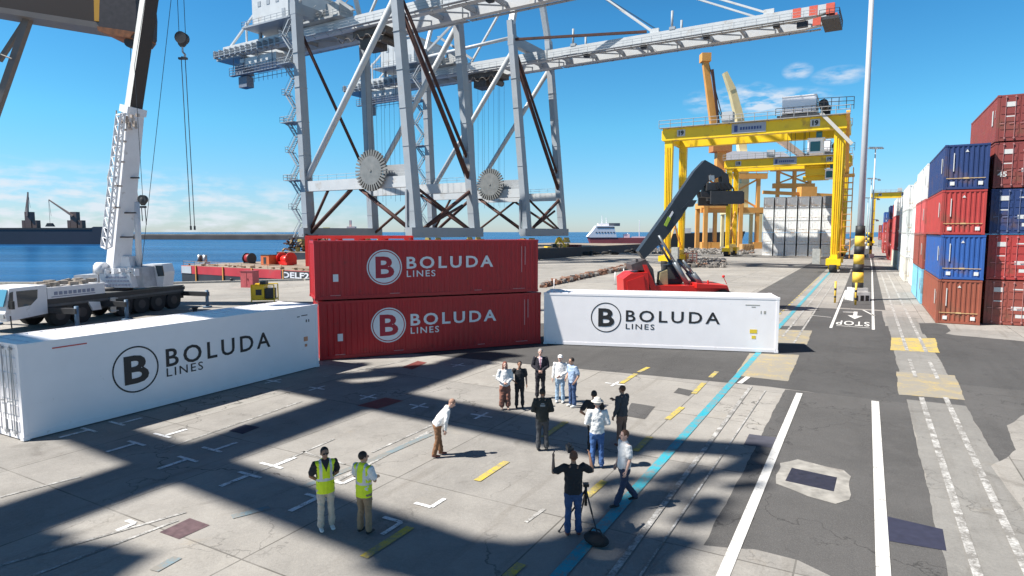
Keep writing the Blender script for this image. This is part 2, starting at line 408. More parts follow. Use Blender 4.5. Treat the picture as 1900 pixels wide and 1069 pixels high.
# asphalt
gpoly('cross_road', [(560, 662), (700, 650), (1240, 700), (1430, 718), (1560, 735), (1690, 752), (1905, 800), (2600, 950), (3200, 800), (2200, 640), (1900, 634), (1735, 615), (1700, 605), (1440, 605), (1000, 600), (560, 620)], .004, M_asphalt)
lane = lambda a0, a1, b0, b1: [AB(a0, b0), AB(a1, b0), AB(a1, b1), AB(a0, b1)]
sheet('road', lane(-2.55, 1.55, 4, 26.6), .0044, M_asphalt2)
sheet('road', lane(3.35, 9, 16.5, 31), .0042, M_asphalt2)
sheet('road', lane(-3.4, 1.3, 43, 57.2), .0046, M_asphalt)
sheet('road', lane(-1.9, 1.55, 58, 700), .0046, M_asphalt)
sheet('road', lane(-9.6, -5.6, 41, 700), .0046, M_asphalt2)
sheet('rail_strip', lane(1.55, 3.35, 4, 27.2), .008, M_strip)
sheet('rail_strip', lane(1.5, 3.35, 30, 54), .0082, M_strip)
gpoly('concrete_patch', [(1250, 1010), (1300, 1012), (1400, 1020), (1480, 1040), (1540, 1069), (1560, 1085), (1180, 1085)], .0085, M_concrete)
gpoly('concrete_patch', [(1868, 790), (1900, 770), (2010, 790), (2010, 985), (1900, 950), (1838, 865), (1868, 850), (1885, 835), (1876, 815)], .0085, M_concrete)
gpoly('concrete_patch', [(1712, 597), (1905, 606), (1905, 634), (1860, 630), (1770, 622), (1705, 610)], .0083, M_concrete)
gpoly('asphalt_patch', [(1705, 600), (1735, 600), (1757, 604), (1764, 614), (1750, 622), (1712, 620)], .0125, M_asphalt)
gpoly('yellow_hatching', [(1653, 627), (1735, 628), (1744, 655), (1652, 650)], .0125, M_hatch)
gpoly('yellow_hatching', [(1663, 690), (1771, 697), (1791, 743), (1668, 733)], .0125, M_hatch2)
gpoly('yellow_hatching', [(1390, 656), (1483, 659), (1462, 708), (1364, 697)], .0125, M_hatch2)
gpoly('yellow_hatching', [(1430, 611), (1507, 614), (1497, 640), (1430, 638)], .0125, M_hatch2)
gpoly('concrete_surround', [(1447, 860), (1480, 853), (1565, 873), (1579, 885), (1576, 928), (1550, 936), (1500, 922), (1440, 898)], .0125, mat('pale_patch_concrete', (.30, .285, .26), .9, var=.28, scale=3, bump=.3, dirt=(.2, .18, .16), dirt_amt=.3))
M_cover = mat('cast_iron_cover', (.035, .035, .055), .6, .3, var=.25, scale=8)
gpoly('manhole_cover', [(1457, 893), (1469, 869), (1553, 887), (1547, 913)], .0165, M_cover)
gpoly('tar_patch', [(1641, 958), (1749, 983), (1756, 1023), (1645, 1004)], .0125, M_tar)
gpoly('tar_patch', [(1390, 806), (1443, 813), (1437, 832), (1380, 826)], .0126, mat('bluish_tar', (.07, .07, .09), .8, var=.2))
gpoly('manhole_cover', [(296, 988), (352, 962), (389, 975), (332, 1001)], .0085, mat('purple_brown_cover', (.12, .075, .08), .6, var=.3, scale=6))
gpoly('manhole_cover', [(662, 753), (715, 738), (748, 744), (700, 759)], .0085, mat('maroon_cover', (.17, .045, .04), .6, var=.3, scale=6))
gpoly('manhole_cover', [(745, 682), (775, 670), (792, 673), (765, 686)], .0085, MATS['maroon_cover'])
gpoly('asphalt_patch', [(1172, 748), (1216, 755), (1196, 778), (1160, 772)], .0085, M_asphalt2)
gpoly('asphalt_patch', [(1259, 720), (1288, 726), (1278, 735), (1250, 729)], .0085, M_asphalt2)
gpoly('asphalt_patch', [(424, 800), (455, 788), (482, 793), (450, 806)], .0085, M_tar)

b = MB(); z = .0165
stripe(b, AB(-4.6, 4), AB(-4.6, 34.6), .27, z); stripe(b, AB(-4.75, 36.5), AB(-4.75, 700), .28, z)
struct(b.build('blue_line', M_blue_paint, fix=False))
b = MB(); z = .0205
stripe(b, AB(-2.0, 4), AB(-2.0, 26.2), .22, z); stripe(b, AB(.53, 4), AB(.53, 26.3), .24, z)
stripe(b, AB(1.0, 122), AB(1.1, 600), .16, z)
stripe(b, G(1372, 712), G(1388, 700), .2, z)
struct(b.build('white_lane_line', M_white_paint, fix=False))
b = MB(); z = .0207
stripe(b, AB(2.0, 4), AB(2.05, 27.8), .17, z); stripe(b, AB(2.82, 4), AB(2.84, 28.2), .17, z)
stripe(b, AB(2.08, 31.6), AB(2.08, 36), .15, z); stripe(b, AB(2.88, 31.6), AB(2.88, 36), .15, z)
stripe(b, AB(2.1, 38.5), AB(2.1, 600), .17, z); stripe(b, AB(2.95, 38.5), AB(2.95, 600), .17, z)
stripe(b, AB(-4.1, 40), AB(-4.1, 600), .12, z); stripe(b, AB(-3.3, 38), AB(-3.3, 600), .12, z)
stripe(b, AB(-3.75, 4), AB(-3.8, 26.4), .13, z); stripe(b, AB(-3.35, 4), AB(-3.2, 26.0), .05, z)
struct(b.build('worn_white_line', M_white_worn, fix=False))
b = MB(); z = .0125
for p, q in [((0, 1050), (345, 951)), ((60, 1069), (330, 966)), ((0, 923), (150, 885)), ((300, 835), (560, 745)), ((470, 880), (620, 815)), ((560, 838), (640, 862)), ((690, 840), (800, 790)), ((600, 700), (760, 668)), ((1000, 770), (985, 760)), ((975, 970), (1010, 945))]:
    stripe(b, G(*p), G(*q), .09, z)
stripe(b, G(620, 895), G(800, 800), .16, z)
struct(b.build('thin_white_line', M_white_worn, fix=False))
b = MB(); z = .0130
for p, q in [((285, 1060), (330, 1035)), ((430, 960), (500, 942)), ((560, 905), (700, 850)), ((700, 850), (800, 806))]:
    stripe(b, G(*p), G(*q), .22, z)
struct(b.build('faded_blue_line', M_blue_worn, fix=False))
b = MB(); z = .0168
for p, q in [((675, 1035), (762, 979)), ((885, 893), (940, 857)), ((1008, 812), (1050, 783)), ((1153, 712), (1180, 694)), ((1185, 691), (1203, 682)), ((940, 1072), (968, 1047)), ((1088, 922), (1122, 893)), ((1178, 838), (1206, 811)), ((1238, 779), (1266, 756)), ((1287, 731), (1306, 711)), ((1318, 701), (1330, 690))]:
    stripe(b, G(*p), G(*q), .2, z)
for i in range(26): stripe(b, AB(-5.5, 40 + i * 2.2), AB(-5.5, 41.0 + i * 2.2), .16, z)
struct(b.build('yellow_dashes', M_yellow_paint, fix=False))
# corner marks of the parking grid
b = MB(); z = .0150
def mark(px, py, kind):
    c = G(px, py); L = .42; w = .11
    if kind == 'S': L = .25; kind = 'J'
    if kind == 'X': stripe(b, c - U * L, c + U * L, w, z); stripe(b, c - V * L, c + V * L, w, z + .0009)
    if kind == 'T': stripe(b, c - U * L * 1.5, c + U * L * .5, w * 1.3, z); stripe(b, c + U * L * .5 - V * L, c + U * L * .5 + V * L, w, z + .0009)
    if kind == 'I': stripe(b, c - U * L * .5, c + U * L * 1.3, w * 1.2, z); stripe(b, c - U * L * .5 - V * L * 1.2, c - U * L * .5 + V * L * .8, w, z + .0009)
    if kind == 'L': stripe(b, c, c + U * L * 1.25, w, z); stripe(b, c, c - V * L * 1.1, w, z + .0009)
    if kind == 'J': stripe(b, c, c - U * L * 1.5, w, z); stripe(b, c, c - V * L * 1.2, w, z + .0009)
for px, py, k_ in [(152, 802, 'T'), (232, 784, 'I'), (316, 806, 'I'), (240, 827, 'T'), (409, 832, 'I'), (335, 857, 'T'), (450, 887, 'T'), (578, 930, 'T'), (519, 861, 'I'), (636, 898, 'L'), (250, 972, 'S'), (800, 942, 'L'), (745, 970, 'J'), (507, 708, 'X'), (588, 721, 'X'), (683, 737, 'X'), (777, 754, 'X'), (893, 772, 'X'), (1141, 713, 'X'), (930, 700, 'X'), (850, 678, 'X')]:
    mark(px, py, k_)
struct(b.build('corner_marks', paint_mat('white_mark_paint', (.80, .81, .82), (.25, .235, .21), .45, 4), fix=False))
# STOP, arrow and bay lines, painted to be read from the far side
b = MB(); z = .0215
stripe(b, AB(-1.78, 45.3), AB(-1.7, 76), .17, z); stripe(b, AB(.62, 45.8), AB(1.0, 120), .17, z); stripe(b, AB(-1.5, 46.7), AB(.42, 46.5), .15, z)
stripe(b, AB(-.5, 52.4), AB(-.5, 55.6), .26, z); b.poly([AB(-1.0, 52.9, z + .001), AB(-.5, 50.8, z + .001), AB(0, 52.9, z + .001)]); stripe(b, AB(-1.35, 54.9), AB(-.4, 55.2), .3, z + .0006)
stripe(b, AB(.0, 57.0), AB(.75, 53.5), .14, z); stripe(b, AB(-3.3, 51.5), AB(-2.0, 51.0), .14, z)
struct(b.build('bay_marking', M_white_paint, fix=False))
Mt = Matrix.Translation(AB(.42, 49.5, .0215)) @ Matrix.Rotation(ROAD_ANG + PI, 4, 'Z')
struct(text_mesh('STOP', 1, M_white_paint, None, Mt, 'stop_marking', .012, 1, 0, 1.1, 'LEFT', (2.0, 2.3)))

# ------------------------------------------------------------------ shipping containers
def wave_panel(mb, p0, along, up, out, L, H, pitch, depth, mi=0):
    n = max(1, round(L / pitch)); pitch = L / n; pts = []
    for i in range(n):
        x = i * pitch
        pts += [(x, depth), (x + pitch * .34, depth), (x + pitch * .5, 0), (x + pitch * .84, 0)]
    pts.append((L, depth))
    vs = [p0 + along * x + out * (d - depth) for x, d in pts]
    k = len(vs); vs = vs + [v + up * H for v in vs]
    mb.add(vs, [(i, i + 1, k + i + 1, k + i) for i in range(k - 1)], mi)
def container_body(L, W, H, end='door', pitch=.28, depth=.04):
    """x = length (front end at x=0, this end is seen), y = width, z up; origin at a bottom corner"""
    b = MB(); X, Y, Z = Vector((1, 0, 0)), Vector((0, 1, 0)), Vector((0, 0, 1)); t = .09
    for y in (t / 2, W - t / 2):
        b.bb(t, L - t, y - t / 2, y + t / 2, .02, .18); b.bb(t, L - t, y - t / 2, y + t / 2, H - .12, H - .01)
    for x in (.07, L - .07):
        for y in (.07, W - .07): b.bb(x - .07, x + .07, y - .07, y + .07, .12, H - .12)
        b.bb(x - .06, x + .06, .14, W - .14, .02, .17); b.bb(x - .06, x + .06, .14, W - .14, H - .13, H - .01)
        for y in (.08, W - .08):
            for z in (0, H - .12): b.bb(x - .09, x + .09, y - .09, y + .09, z, z + .12)
    wave_panel(b, Vector((.14, .015, .18)), X, Z, -Y, L - .28, H - .3, pitch, depth)
    wave_panel(b, Vector((L - .14, W - .015, .18)), -X, Z, Y, L - .28, H - .3, pitch, depth)
    wave_panel(b, Vector((L - .02, .14, .17)), Y, Z, X, W - .28, H - .3, .25, .04)
    if end == 'plain': wave_panel(b, Vector((.02, W - .14, .17)), -Y, Z, -X, W - .28, H - .3, .27, .045)
    # roof, slightly corrugated
    n = int(L / .42)
    for i in range(n): b.bb(.1 + i * (L - .2) / n, .1 + (i + .72) * (L - .2) / n, .1, W - .1, H - .05, H - .025)
    b.bb(.1, L - .1, .1, W - .1, H - .07, H - .048)
    b.bb(.1, L - .1, .1, W - .1, .1, .14)
    return b
def door_mesh(W, H, y0, y1):
    b = MB(); b.bb(.015, .06, y0, y1, .18, H - .14)
    n = 5
    for i in range(n):
        z0 = .26 + i * (H - .5) / n; b.bb(-.008, .016, y0 + .07, y1 - .07, z0, z0 + (H - .5) / n * .62)
    return b
def door_bars(W, H, y0, y1):
    b = MB()
    for t in (.25, .72):
        y = y0 + (y1 - y0) * t; b.tube((-.035, y, .1), (-.035, y, H - .06), .018, 6)
        b.bb(-.06, .0, y - .05, y + .05, .16, .24); b.bb(-.06, .0, y - .05, y + .05, H - .2, H - .12)
        b.beam((-.05, y, 1.15), (-.05, y + .3, 1.12), .02, .04)
    return b
M_pale_mark = mat('pale_mark_paint', (.62, .62, .60), .6)
M_strap = mat('yellow_strip_paint', (.6, .42, .2), .6)
PROTO = {}
def yard_container(colname, rgb, L, end):
    key = (colname, L, end)
    if key in PROTO: return copy_tree(PROTO[key])
    W, H = 2.44, 2.97
    pale = colname in ('white', 'cream', 'palegrey', 'offwhite'); m = mat('container_' + colname, rgb, .55, var=.05 if pale else .1, scale=.9, dirt=(rgb[0] * .4 + .09, rgb[1] * .4 + .05, rgb[2] * .4 + .03), dirt_amt=.12 if pale else .45, dscale=.7)
    root = thing('shipping_container', '', 'container')
    container_body(L, W, H, end).build('body', m, root)
    if end == 'door':
        for y0, y1 in ((.15, W / 2 - .01), (W / 2 + .01, W - .15)):
            d = door_mesh(W, H, y0, y1).build('door', m, root)
            door_bars(W, H, y0, y1).build('lock_bars', mat('bar_' + colname, tuple(min(.6, x * 1.2 + .14) for x in rgb), .5, .2, var=.15), d)
        mk = MB(); mk.bb(-.012, -.009, .25, .75, .5, .72); mk.bb(-.012, -.009, .3, .95, 2.35, 2.43); mk.bb(-.012, -.009, 1.45, 2.0, 2.2, 2.5); mk.bb(-.012, -.009, .3, 1.0, 1.0, 1.25)
        mk.bb(-.012, -.009, 1.5, 1.95, 1.55, 1.62)
        mk.build('door_marking', M_pale_mark, root)
    else:
        mk = MB(); mk.bb(-.008, .02, .28, .53, .28, .52); mk.bb(-.008, .02, W - .62, W - .37, .28, .52); mk.build('placard', mat('white_placard', (.7, .7, .68), .6, var=.1, scale=9), root)
        mk = MB(); mk.bb(-.006, .02, .15, W - .15, .72, .76); mk.bb(-.01, .02, 1.05, 1.35, .70, .79); mk.build('label_strip', M_strap, root)
        mk = MB(); mk.prism([(-.008, W / 2 - .1, 2.45), (-.008, W / 2 + .1, 2.45), (-.008, W / 2, 2.62)], (.03, 0, 0)); mk.bb(-.008, .02, W - .55, W - .50, 1.2, 2.4); mk.build('code_marking', M_pale_mark, root)
    mk = MB(); mk.bb(1.3, 1.75, W + .012, W + .016, 1.2, 2.2); mk.bb(.55, .62, W + .012, W + .016, 1.6, 2.1)
    mk.build('side_mark', M_pale_mark, root)
    PROTO[key] = root
    return root
# local y axis of a container: seen end is x=0 facing -U; the side with y=W faces the road
YC = {'brown': (.30, .085, .05), 'blue': (.028, .10, .34), 'red': (.42, .05, .045), 'navy': (.020, .045, .15), 'rust': (.30, .075, .055), 'darkred': (.24, .05, .045),
      'white': (.80, .81, .80), 'lightblue': (.22, .52, .68), 'grey': (.30, .31, .33), 'coral': (.55, .10, .10), 'green': (.05, .2, .12), 'palegrey': (.58, .61, .60), 'offwhite': (.70, .67, .60), 'cream': (.62, .60, .50)}
def put_container(col, a, b_, z, L, end, label, group):
    r = yard_container(col, YC[col], L, end)
    # x axis -> U ; y axis -> -V (so y=W is the road side)
    r.location = AB(a + 2.44, b_, z); r.rotation_euler = (0, 0, math.atan2(U.y, U.x))
    r['label'] = label; r['category'] = 'container'; r['group'] = group
    return r
GR = 'shipping containers stacked beside the road'
tiers = ['bottom', 'second', 'third', 'fourth', 'top']
a0 = 4.35; b0 = 51.4
for i, (c, lab) in enumerate([('brown', 'brown corrugated container at the bottom of the nearest stack, below a blue one'), ('blue', 'scuffed bright blue container between a brown one and a red one in the nearest stack'),
                              ('red', 'plain red container under the navy one in the nearest stack'), ('navy', 'navy blue container on top of the nearest four-high stack')]):
    put_container(c, a0 + .05 * math.sin(i * 2), b0 + .06 * i, .02 + i * 3.0, 12.19, 'plain', lab, GR)
for i, (c, lab) in enumerate([('rust', 'rusty brown container with closed doors at the bottom right, at the frame edge'), ('red', 'red container with barred doors under the navy one, at the frame edge'),
                              ('navy', 'navy container with barred doors in the middle of the five-high stack'), ('darkred', 'brown-red container with barred doors, second from the top of the five-high stack'),
                              ('darkred', 'brown-red container with barred doors crowning the five-high stack')]):
    put_container(c, a0 + 2.75 + .04 * math.sin(i * 3), b0 + 1.0 - .05 * i, .02 + i * 3.02, 12.19, 'door', lab, GR)
for i, c in enumerate(['rust', 'red', 'brown', 'red', 'darkred']):
    put_container(c, a0 + 5.5, b0 + 1.2, .02 + i * 3.02, 12.19, 'door', f'{c if c != "darkred" else "brown-red"} container cut by the right frame edge, {tiers[i]} of its stack', GR)
bays = [(64.6, ['lightblue', 'rust', 'coral', 'white'], 12.19, 'plain'), (78.5, ['white', 'palegrey', 'white', 'offwhite'], 12.19, 'plain'), (92.5, ['offwhite', 'white', 'palegrey', 'white'], 12.19, 'plain'),
        (113, ['white', 'grey', 'white', 'white'], 12.19, 'plain'), (127, ['cream', 'coral', 'coral', 'white'], 12.19, 'plain'), (149, ['coral', 'red', 'red', 'coral'], 12.19, 'plain'),
        (163, ['red', 'coral', 'red', 'navy'], 12.19, 'plain'), (186, ['red', 'rust', 'coral'], 12.19, 'plain'), (215, ['red', 'coral', 'red', 'blue'], 12.19, 'plain'), (250, ['rust', 'red', 'blue'], 12.19, 'plain'), (300, ['grey', 'red', 'rust'], 12.19, 'plain')]
ordn = ['second', 'third', 'fourth', 'fifth', 'sixth', 'seventh', 'eighth', 'ninth', 'tenth', 'eleventh', 'last']
for k, (bb_, cols, L, end) in enumerate(bays):
    for i, c in enumerate(cols):
        put_container(c, a0 + (.35 if k % 2 else -.1), bb_, .02 + i * 3.0, L, end, f'{c.replace("light", "light ").replace("pale", "pale ").replace("off", "off ")} container, {tiers[i]} tier of the {ordn[k]} stack along the road going away', GR)
    for i, c in enumerate(cols[::-1][:-1] + ['red'] if k == 0 else cols[::-1]):
        put_container(c, a0 + 2.75, bb_ + .3, .02 + i * 3.0, L, end, f'{c.replace("light", "light ").replace("pale", "pale ").replace("off", "off ")} container behind the {ordn[k]} roadside stack, {tiers[i]} tier', GR)
for o_ in [o for o in COL.objects if o.get('label') == 'brown-red container with barred doors, second from the top of the five-high stack']:
    text_mesh('45', 1, M_pale_mark, o_, Matrix.Translation((-.075, 2.25, .72)) @ Matrix.Rotation(R(-90), 4, 'Z') @ Matrix.Rotation(R(90), 4, 'X'), 'lettering', .02, 1, .003, 1, 'LEFT', (.5, .34))
# block of white refrigerated containers behind the yellow gantries
GB = 'white refrigerated containers in the block behind the yellow gantries'
colw = ['left edge', 'second from left', 'third from left', 'fourth from left', 'fifth from left', 'right end']
for j in range(6):
    for i in range(5):
        c = 'grey' if i == 4 else 'white'
        lab = (f'dark grey container on top of the white block, {colw[j]} column' if i == 4 else f'white refrigerated container in the far block, {tiers[i]} tier, {colw[j]} column')
        put_container(c, -24 + j * 2.80, 178, .02 + i * 3.06, 12.19, 'plain', lab, GB)

# ---- the four containers round the meeting place
M_logo_black = mat('black_lettering', (.018, .018, .02), .5)
M_logo_white = mat('white_lettering', (.74, .74, .76), .5, var=.05, scale=4)
def disc(mb, c, r0, r1, X, Zv, n, off, mi=0):
    """flat ring (r0..r1) or disc, thickness off"""
    pts = [(math.cos(2 * PI * i / n), math.sin(2 * PI * i / n)) for i in range(n)]
    if r0 <= 0:
        mb.prism([c + X * x * r1 + Zv * y * r1 for x, y in pts], off, mi); return
    for i in range(n):
        a, b_ = pts[i], pts[(i + 1) % n]
        mb.prism([c + X * a[0] * r0 + Zv * a[1] * r0, c + X * a[0] * r1 + Zv * a[1] * r1, c + X * b_[0] * r1 + Zv * b_[1] * r1, c + X * b_[0] * r0 + Zv * b_[1] * r0], off, mi)
def brand(root, L, H, red, cx, cz, cr, tx, tw, th, ty, lw, lh, ly, face_y=.010):
    """emblem and lettering on the face y=0 looking to -y, x to the right"""
    X, Zv = Vector((1, 0, 0)), Vector((0, 0, 1)); Y = Vector((0, -1, 0))
    base = Matrix.Rotation(R(90), 4, 'X')
    b = MB(); c = Vector((cx, face_y, cz)); m = M_logo_white if red else M_logo_black
    if red:
        disc(b, c, 0, cr * .88, X, Zv, 48, Y * .004); disc(b, c, cr * .935, cr, X, Zv, 48, Y * .004)
        e = b.build('emblem', m, root); ml = mat('emblem_red', (.36, .012, .03), .5)
    else:
        disc(b, c, cr * .935, cr, X, Zv, 48, Y * .004); e = b.build('emblem', m, root); ml = m
    text_mesh('B', 1, ml, e, Matrix.Translation((cx + .02, face_y - .006, cz)) @ base, 'emblem_letter', .026, 1, .003, 1, 'LEFT', (cr * 1.06, cr * 1.22), True)
    text_mesh('BOLUDA', 1, m, root, Matrix.Translation((tx, face_y - .003, ty)) @ base, 'lettering', .022 if red else .012, 1, .003, 1.3, 'LEFT', (tw, th))
    text_mesh('LINES', 1, m, root, Matrix.Translation((tx, face_y - .003, ly)) @ base, 'lettering', .012 if red else .004, 1, .003, 1.25, 'LEFT', (lw, lh))
def big_container(name, label, group, p_left, p_right, H, z, red, brandargs, end, L=12.19, W=2.44, flip=False):
    p_left = Vector((p_left[0], p_left[1], 0)); p_right = Vector((p_right[0], p_right[1], 0)); d = (p_right - p_left); rz = math.atan2(d.y, d.x); L = d.length
    root = thing(name, label, 'container', (p_left.x, p_left.y, z), rz, group)
    m = M_bol_red if red else M_white
    container_body(L, W, H, end, .28 if red else .60, .034 if red else .0009).build('body', m, root)
    if end == 'door':
        for y0, y1 in ((.15, W / 2 - .01), (W / 2 + .01, W - .15)):
            dd = door_mesh(W, H, y0, y1).build('door', m, root); door_bars(W, H, y0, y1).build('lock_bars', M_steel if not red else m, dd)
    brand(root, L, H, red, *brandargs)
    return root, L
pl, pr = G(45, 820), G(592, 681)
wl, L1 = big_container('refrigerated_container', 'long white refrigerated container at the left, its side in shade', 'branded containers behind the group', pl, pr, 2.9, .02, False,
                       (3.42, 1.50, .80, 4.5, 4.6, .66, 1.36, 1.44, .31, 1.01), 'door')
b = MB(); b.bb(10.95, 11.18, .004, .012, 1.3, 1.5); b.bb(11.0, 11.14, .004, .012, 1.05, 1.17); b.build('warning_label', mat('faded_orange_label', (.65, .28, .15), .6), wl)
b = MB(); b.bb(.9, 1.9, .006, .013, 2.62, 2.66); b.build('red_code_strip', mat('red_code', (.6, .1, .08), .6), wl)
b = MB(); b.bb(10.6, 10.75, .006, .013, 2.42, 2.46); b.bb(10.85, 11.2, .006, .013, 2.45, 2.49); b.bb(11.1, 11.16, .006, .013, 2.15, 2.27); b.bb(11.25, 11.3, .006, .013, 2.15, 2.27); b.build('code_marking', M_dark, wl)
b = MB()
for i in range(7): b.tube((-.02 , .3 + .3 * i, .2), (-.05, .3 + .3 * i, 2.7), .012, 5)
b.build('door_fittings', M_steel, wl)
pl, pr = G(1009, 639), G(1443, 656)
wr, L2 = big_container('refrigerated_container', 'sunlit white refrigerated container with black lettering at the right of the red pair', 'branded containers behind the group', pl, pr, 2.86, .02, False,
                       (3.39, 1.58, .81, 4.45, 4.82, .62, 1.39, 1.5, .29, .99), 'plain')
b = MB(); b.bb(10.75, 11.1, .004, .012, .98, 1.18); b.bb(10.85, 11.05, .004, .012, .70, .86); b.build('warning_label', mat('yellow_label', (.75, .55, .04), .6), wr)
b = MB(); b.bb(10.5, 11.2, .006, .013, 2.42, 2.46); b.bb(10.8, 11.0, .006, .013, 2.32, 2.36); b.bb(11.25, 11.29, .006, .013, 2.0, 2.15); b.bb(11.4, 11.5, .006, .013, 2.0, 2.15); b.build('code_marking', mat('grey_code', (.35, .34, .3), .6), wr)
pl, pr = G(594, 670), G(1003, 638)
for i in range(2):
    off = Vector((-.16, .02, 0)) if i else Vector((0, 0, 0))
    r_, L3 = big_container('shipping_container', ('red container with white lettering stacked on top of the other red one' if i else 'red container with white lettering on the ground, under the other red one'),
                           'branded containers behind the group', pl + off, pr + off, 2.86, .02 + i * 2.9, True, (3.35, 1.53, .88, 4.47, 4.7, .62, 1.42, 1.5, .33, 1.01), 'plain')
    b = MB(); b.bb(.85, 1.1, .004, .012, .88, 1.24); b.build('placard', M_logo_white, r_)
    b = MB(); b.bb(L3 - 1.0, L3 - .96, .006, .013, 1.1, 2.5); b.bb(L3 - .8, L3 - .75, .006, .013, 1.5, 2.5); b.bb(L3 - 1.5, L3 - .8, .006, .013, .2, .23); b.bb(.7, 1.2, .006, .013, .2, .23); b.bb(3.6, 4.1, .006, .013, .2, .23); b.bb(8.1, 8.5, .006, .013, .2, .23)
    b.build('code_marking', mat('faded_pink_marks', (.55, .25, .25), .6), r_)

# ------------------------------------------------------------------ ship-to-shore cranes delivered on a barge
TH = R(31); U2 = Vector((math.sin(TH), math.cos(TH), 0)); V2 = Vector((U2.y, -U2.x, 0)); CR = -TH
SC = 1.08
DECK = 2.1
def LV(x, y, z): return Vector((x, y, z))
def sts_crane(label, loc):
    root = thing('ship_to_shore_crane', label, 'crane', loc, CR, 'pale grey container cranes on the barge')
    S, Gg = 19.4, -29.2
    ZB, ZP, ZG = 3.2, 13.6, 46.0       # sill, portal and girder heights above the deck
    def legx(x0, dx, z): return x0 + dx * max(0, z - ZB) / 44.0
    legs = {'C': (0, 0, -4.0), 'D': (0, S, -4.0), 'A': (Gg, 0, -1.9), 'B': (Gg, S, -1.9)}
    for k, (x, y, dx) in legs.items():
        b = MB(); top = 55 if k in 'CD' else 52
        b.beam((x, y, ZB), (legx(x, dx, top), y, top), 1.5, 2.2, up=Vector((0, 1, 0)), w2=1.4, h2=1.9)
        for z in (8, 20, 27, 34, 41): b.beam((legx(x, dx, z) , y, z), (legx(x, dx, z) , y, z + .12), 1.56, 2.26, up=Vector((0, 1, 0)))
        b.build('leg', M_crane, root)
    def lp(k, z): x, y, dx = legs[k]; return Vector((legx(x, dx, z), y, z))
    for a, c in (('A', 'B'), ('C', 'D')):
        b = MB(); b.beam(lp(a, ZB + .8) - Vector((0, 2.2, 0)), lp(c, ZB + .8) + Vector((0, 2.2, 0)), 1.5, 1.9); b.build('sill_beam', M_crane, root)
        for k in (a, c):
            b = MB(); p = lp(k, 0)
            for dy in (-2.2, 2.2):
                b.beam(p + Vector((0, dy, 2.6)), p + Vector((0, dy, 1.2)), 1.0, 1.0, w2=2.2, h2=.8, up=Vector((0, 1, 0)))
                for q in (-1.0, 1.0): b.tube(p + Vector((-.25, dy + q, .5)), p + Vector((.25, dy + q, .5)), .5, 12)
            b.build('bogie', mat('bogie_paint', (.45, .36, .12), .6, var=.2), root)
    for a, c in (('A', 'C'), ('B', 'D')):
        b = MB(); b.beam(lp(a, ZP), lp(c, ZP), 1.3, 2.1); b.build('portal_beam', M_cranewhite, root)
        b = MB(); b.rail([lp(a, ZP + 1.1) + Vector((1, 0, 0)), lp(c, ZP + 1.1) - Vector((1, 0, 0))], 1.1, .035, 2.5); b.build('handrail', M_crane, root)
        b = MB(); b.tube(lp(a, ZP + 1.2), lp(c, ZG + 2), .62, 10); b.build('diagonal_brace', M_cranewhite, root)
    for a, c, r in (('A', 'B', .36), ('C', 'D', .48)):
        b = MB(); b.tube(lp(a, 47), lp(c, ZP + (1.5 if a == 'A' else .8)), r, 10); b.build('rusty_brace', M_rust, root)['label'] = 'rust-brown temporary tube brace'
    b = MB(); b.tube(lp('C', 50) , lp('D', ZP + 5), .34, 8)
    mids = (lp('A', ZP - 1) + lp('C', ZP - 1)) / 2; midd = (lp('B', ZP - 1) + lp('D', ZP - 1)) / 2
    b.build('rusty_brace', M_rust, root)
    for p, q, r in ((lp('A', 3.6), mids + Vector((-1.5, 0, 0)), .42), (mids + Vector((1, 0, 0)), lp('C', 3.6), .42), (lp('A', 4), lp('A', ZP) + Vector((7, 0, 0)), .3),
                    (lp('C', 3.6), lp('D', ZP - .6), .42), (lp('D', 3.8), lp('C', ZP - .6), .28), (lp('B', 3.6), midd, .32), (midd, lp('D', 3.6), .32), (lp('C', 4), lp('D', 11) * .8 + lp('C', 4) * .2, .3)):
        b = MB(); b.tube(p, q, r, 8); b.build('rusty_brace', M_rust, root)
    # twin box girder and boom
    for y in (S / 2 - 3.3, S / 2 + 3.3):
        b = MB(); b.bb(-64, 2, y - .75, y + .75, ZG, ZG + 2.5); b.build('girder', M_cranewhite, root)
        b = MB(); b.bb(2.3, 59, y - .7, y + .7, ZG + .1, ZG + 2.4)
        b.prism([(59, y - .7, ZG + .1), (65, y - .7, ZG + .9), (65, y - .7, ZG + 2.4), (59, y - .7, ZG + 2.4)], (0, 1.4, 0)); b.build('boom', M_cranewhite, root)
        b = MB()
        for i in range(3): b.bb(57.6 + i * 3, 59.1 + i * 3, y - .74, y + .74, ZG + .5, ZG + 2.44)
        b.build('red_stripes', mat('faded_red_stripes', (.6, .10, .06), .6, var=.1), root)
    b = MB()
    for x in list(range(-66, 2, 9)) + list(range(5, 60, 7)):
        b.bb(x, x + .5, S / 2 - 2.6, S / 2 + 2.6, ZG + .4, ZG + 1.3)
        b.beam((x, S / 2 - 2.6, ZG + .8), (x + 6.5, S / 2 + 2.6, ZG + .8), .2, .25)
    b.build('cross_ties', M_crane, root)
    for s_ in (-1, 1):
        b = MB(); y = S / 2 + s_ * 4.9
        b.bb(-66, 2, y - .45, y + .45, ZG + .1, ZG + .22); b.bb(2.5, 62, y - .45, y + .45, ZG + .1, ZG + .22)
        b.rail([(-66, y + s_ * .45, ZG + .2), (2, y + s_ * .45, ZG + .2)], 1.1, .04, 2.2); b.rail([(2.5, y + s_ * .45, ZG + .2), (62, y + s_ * .45, ZG + .2)], 1.1, .04, 2.2)
        for x in range(-64, 62, 4): b.beam((x, y, ZG + .1), (x, S / 2 + s_ * 4.0, ZG - .3), .12, .12)
        b.build('walkway', M_crane, root)
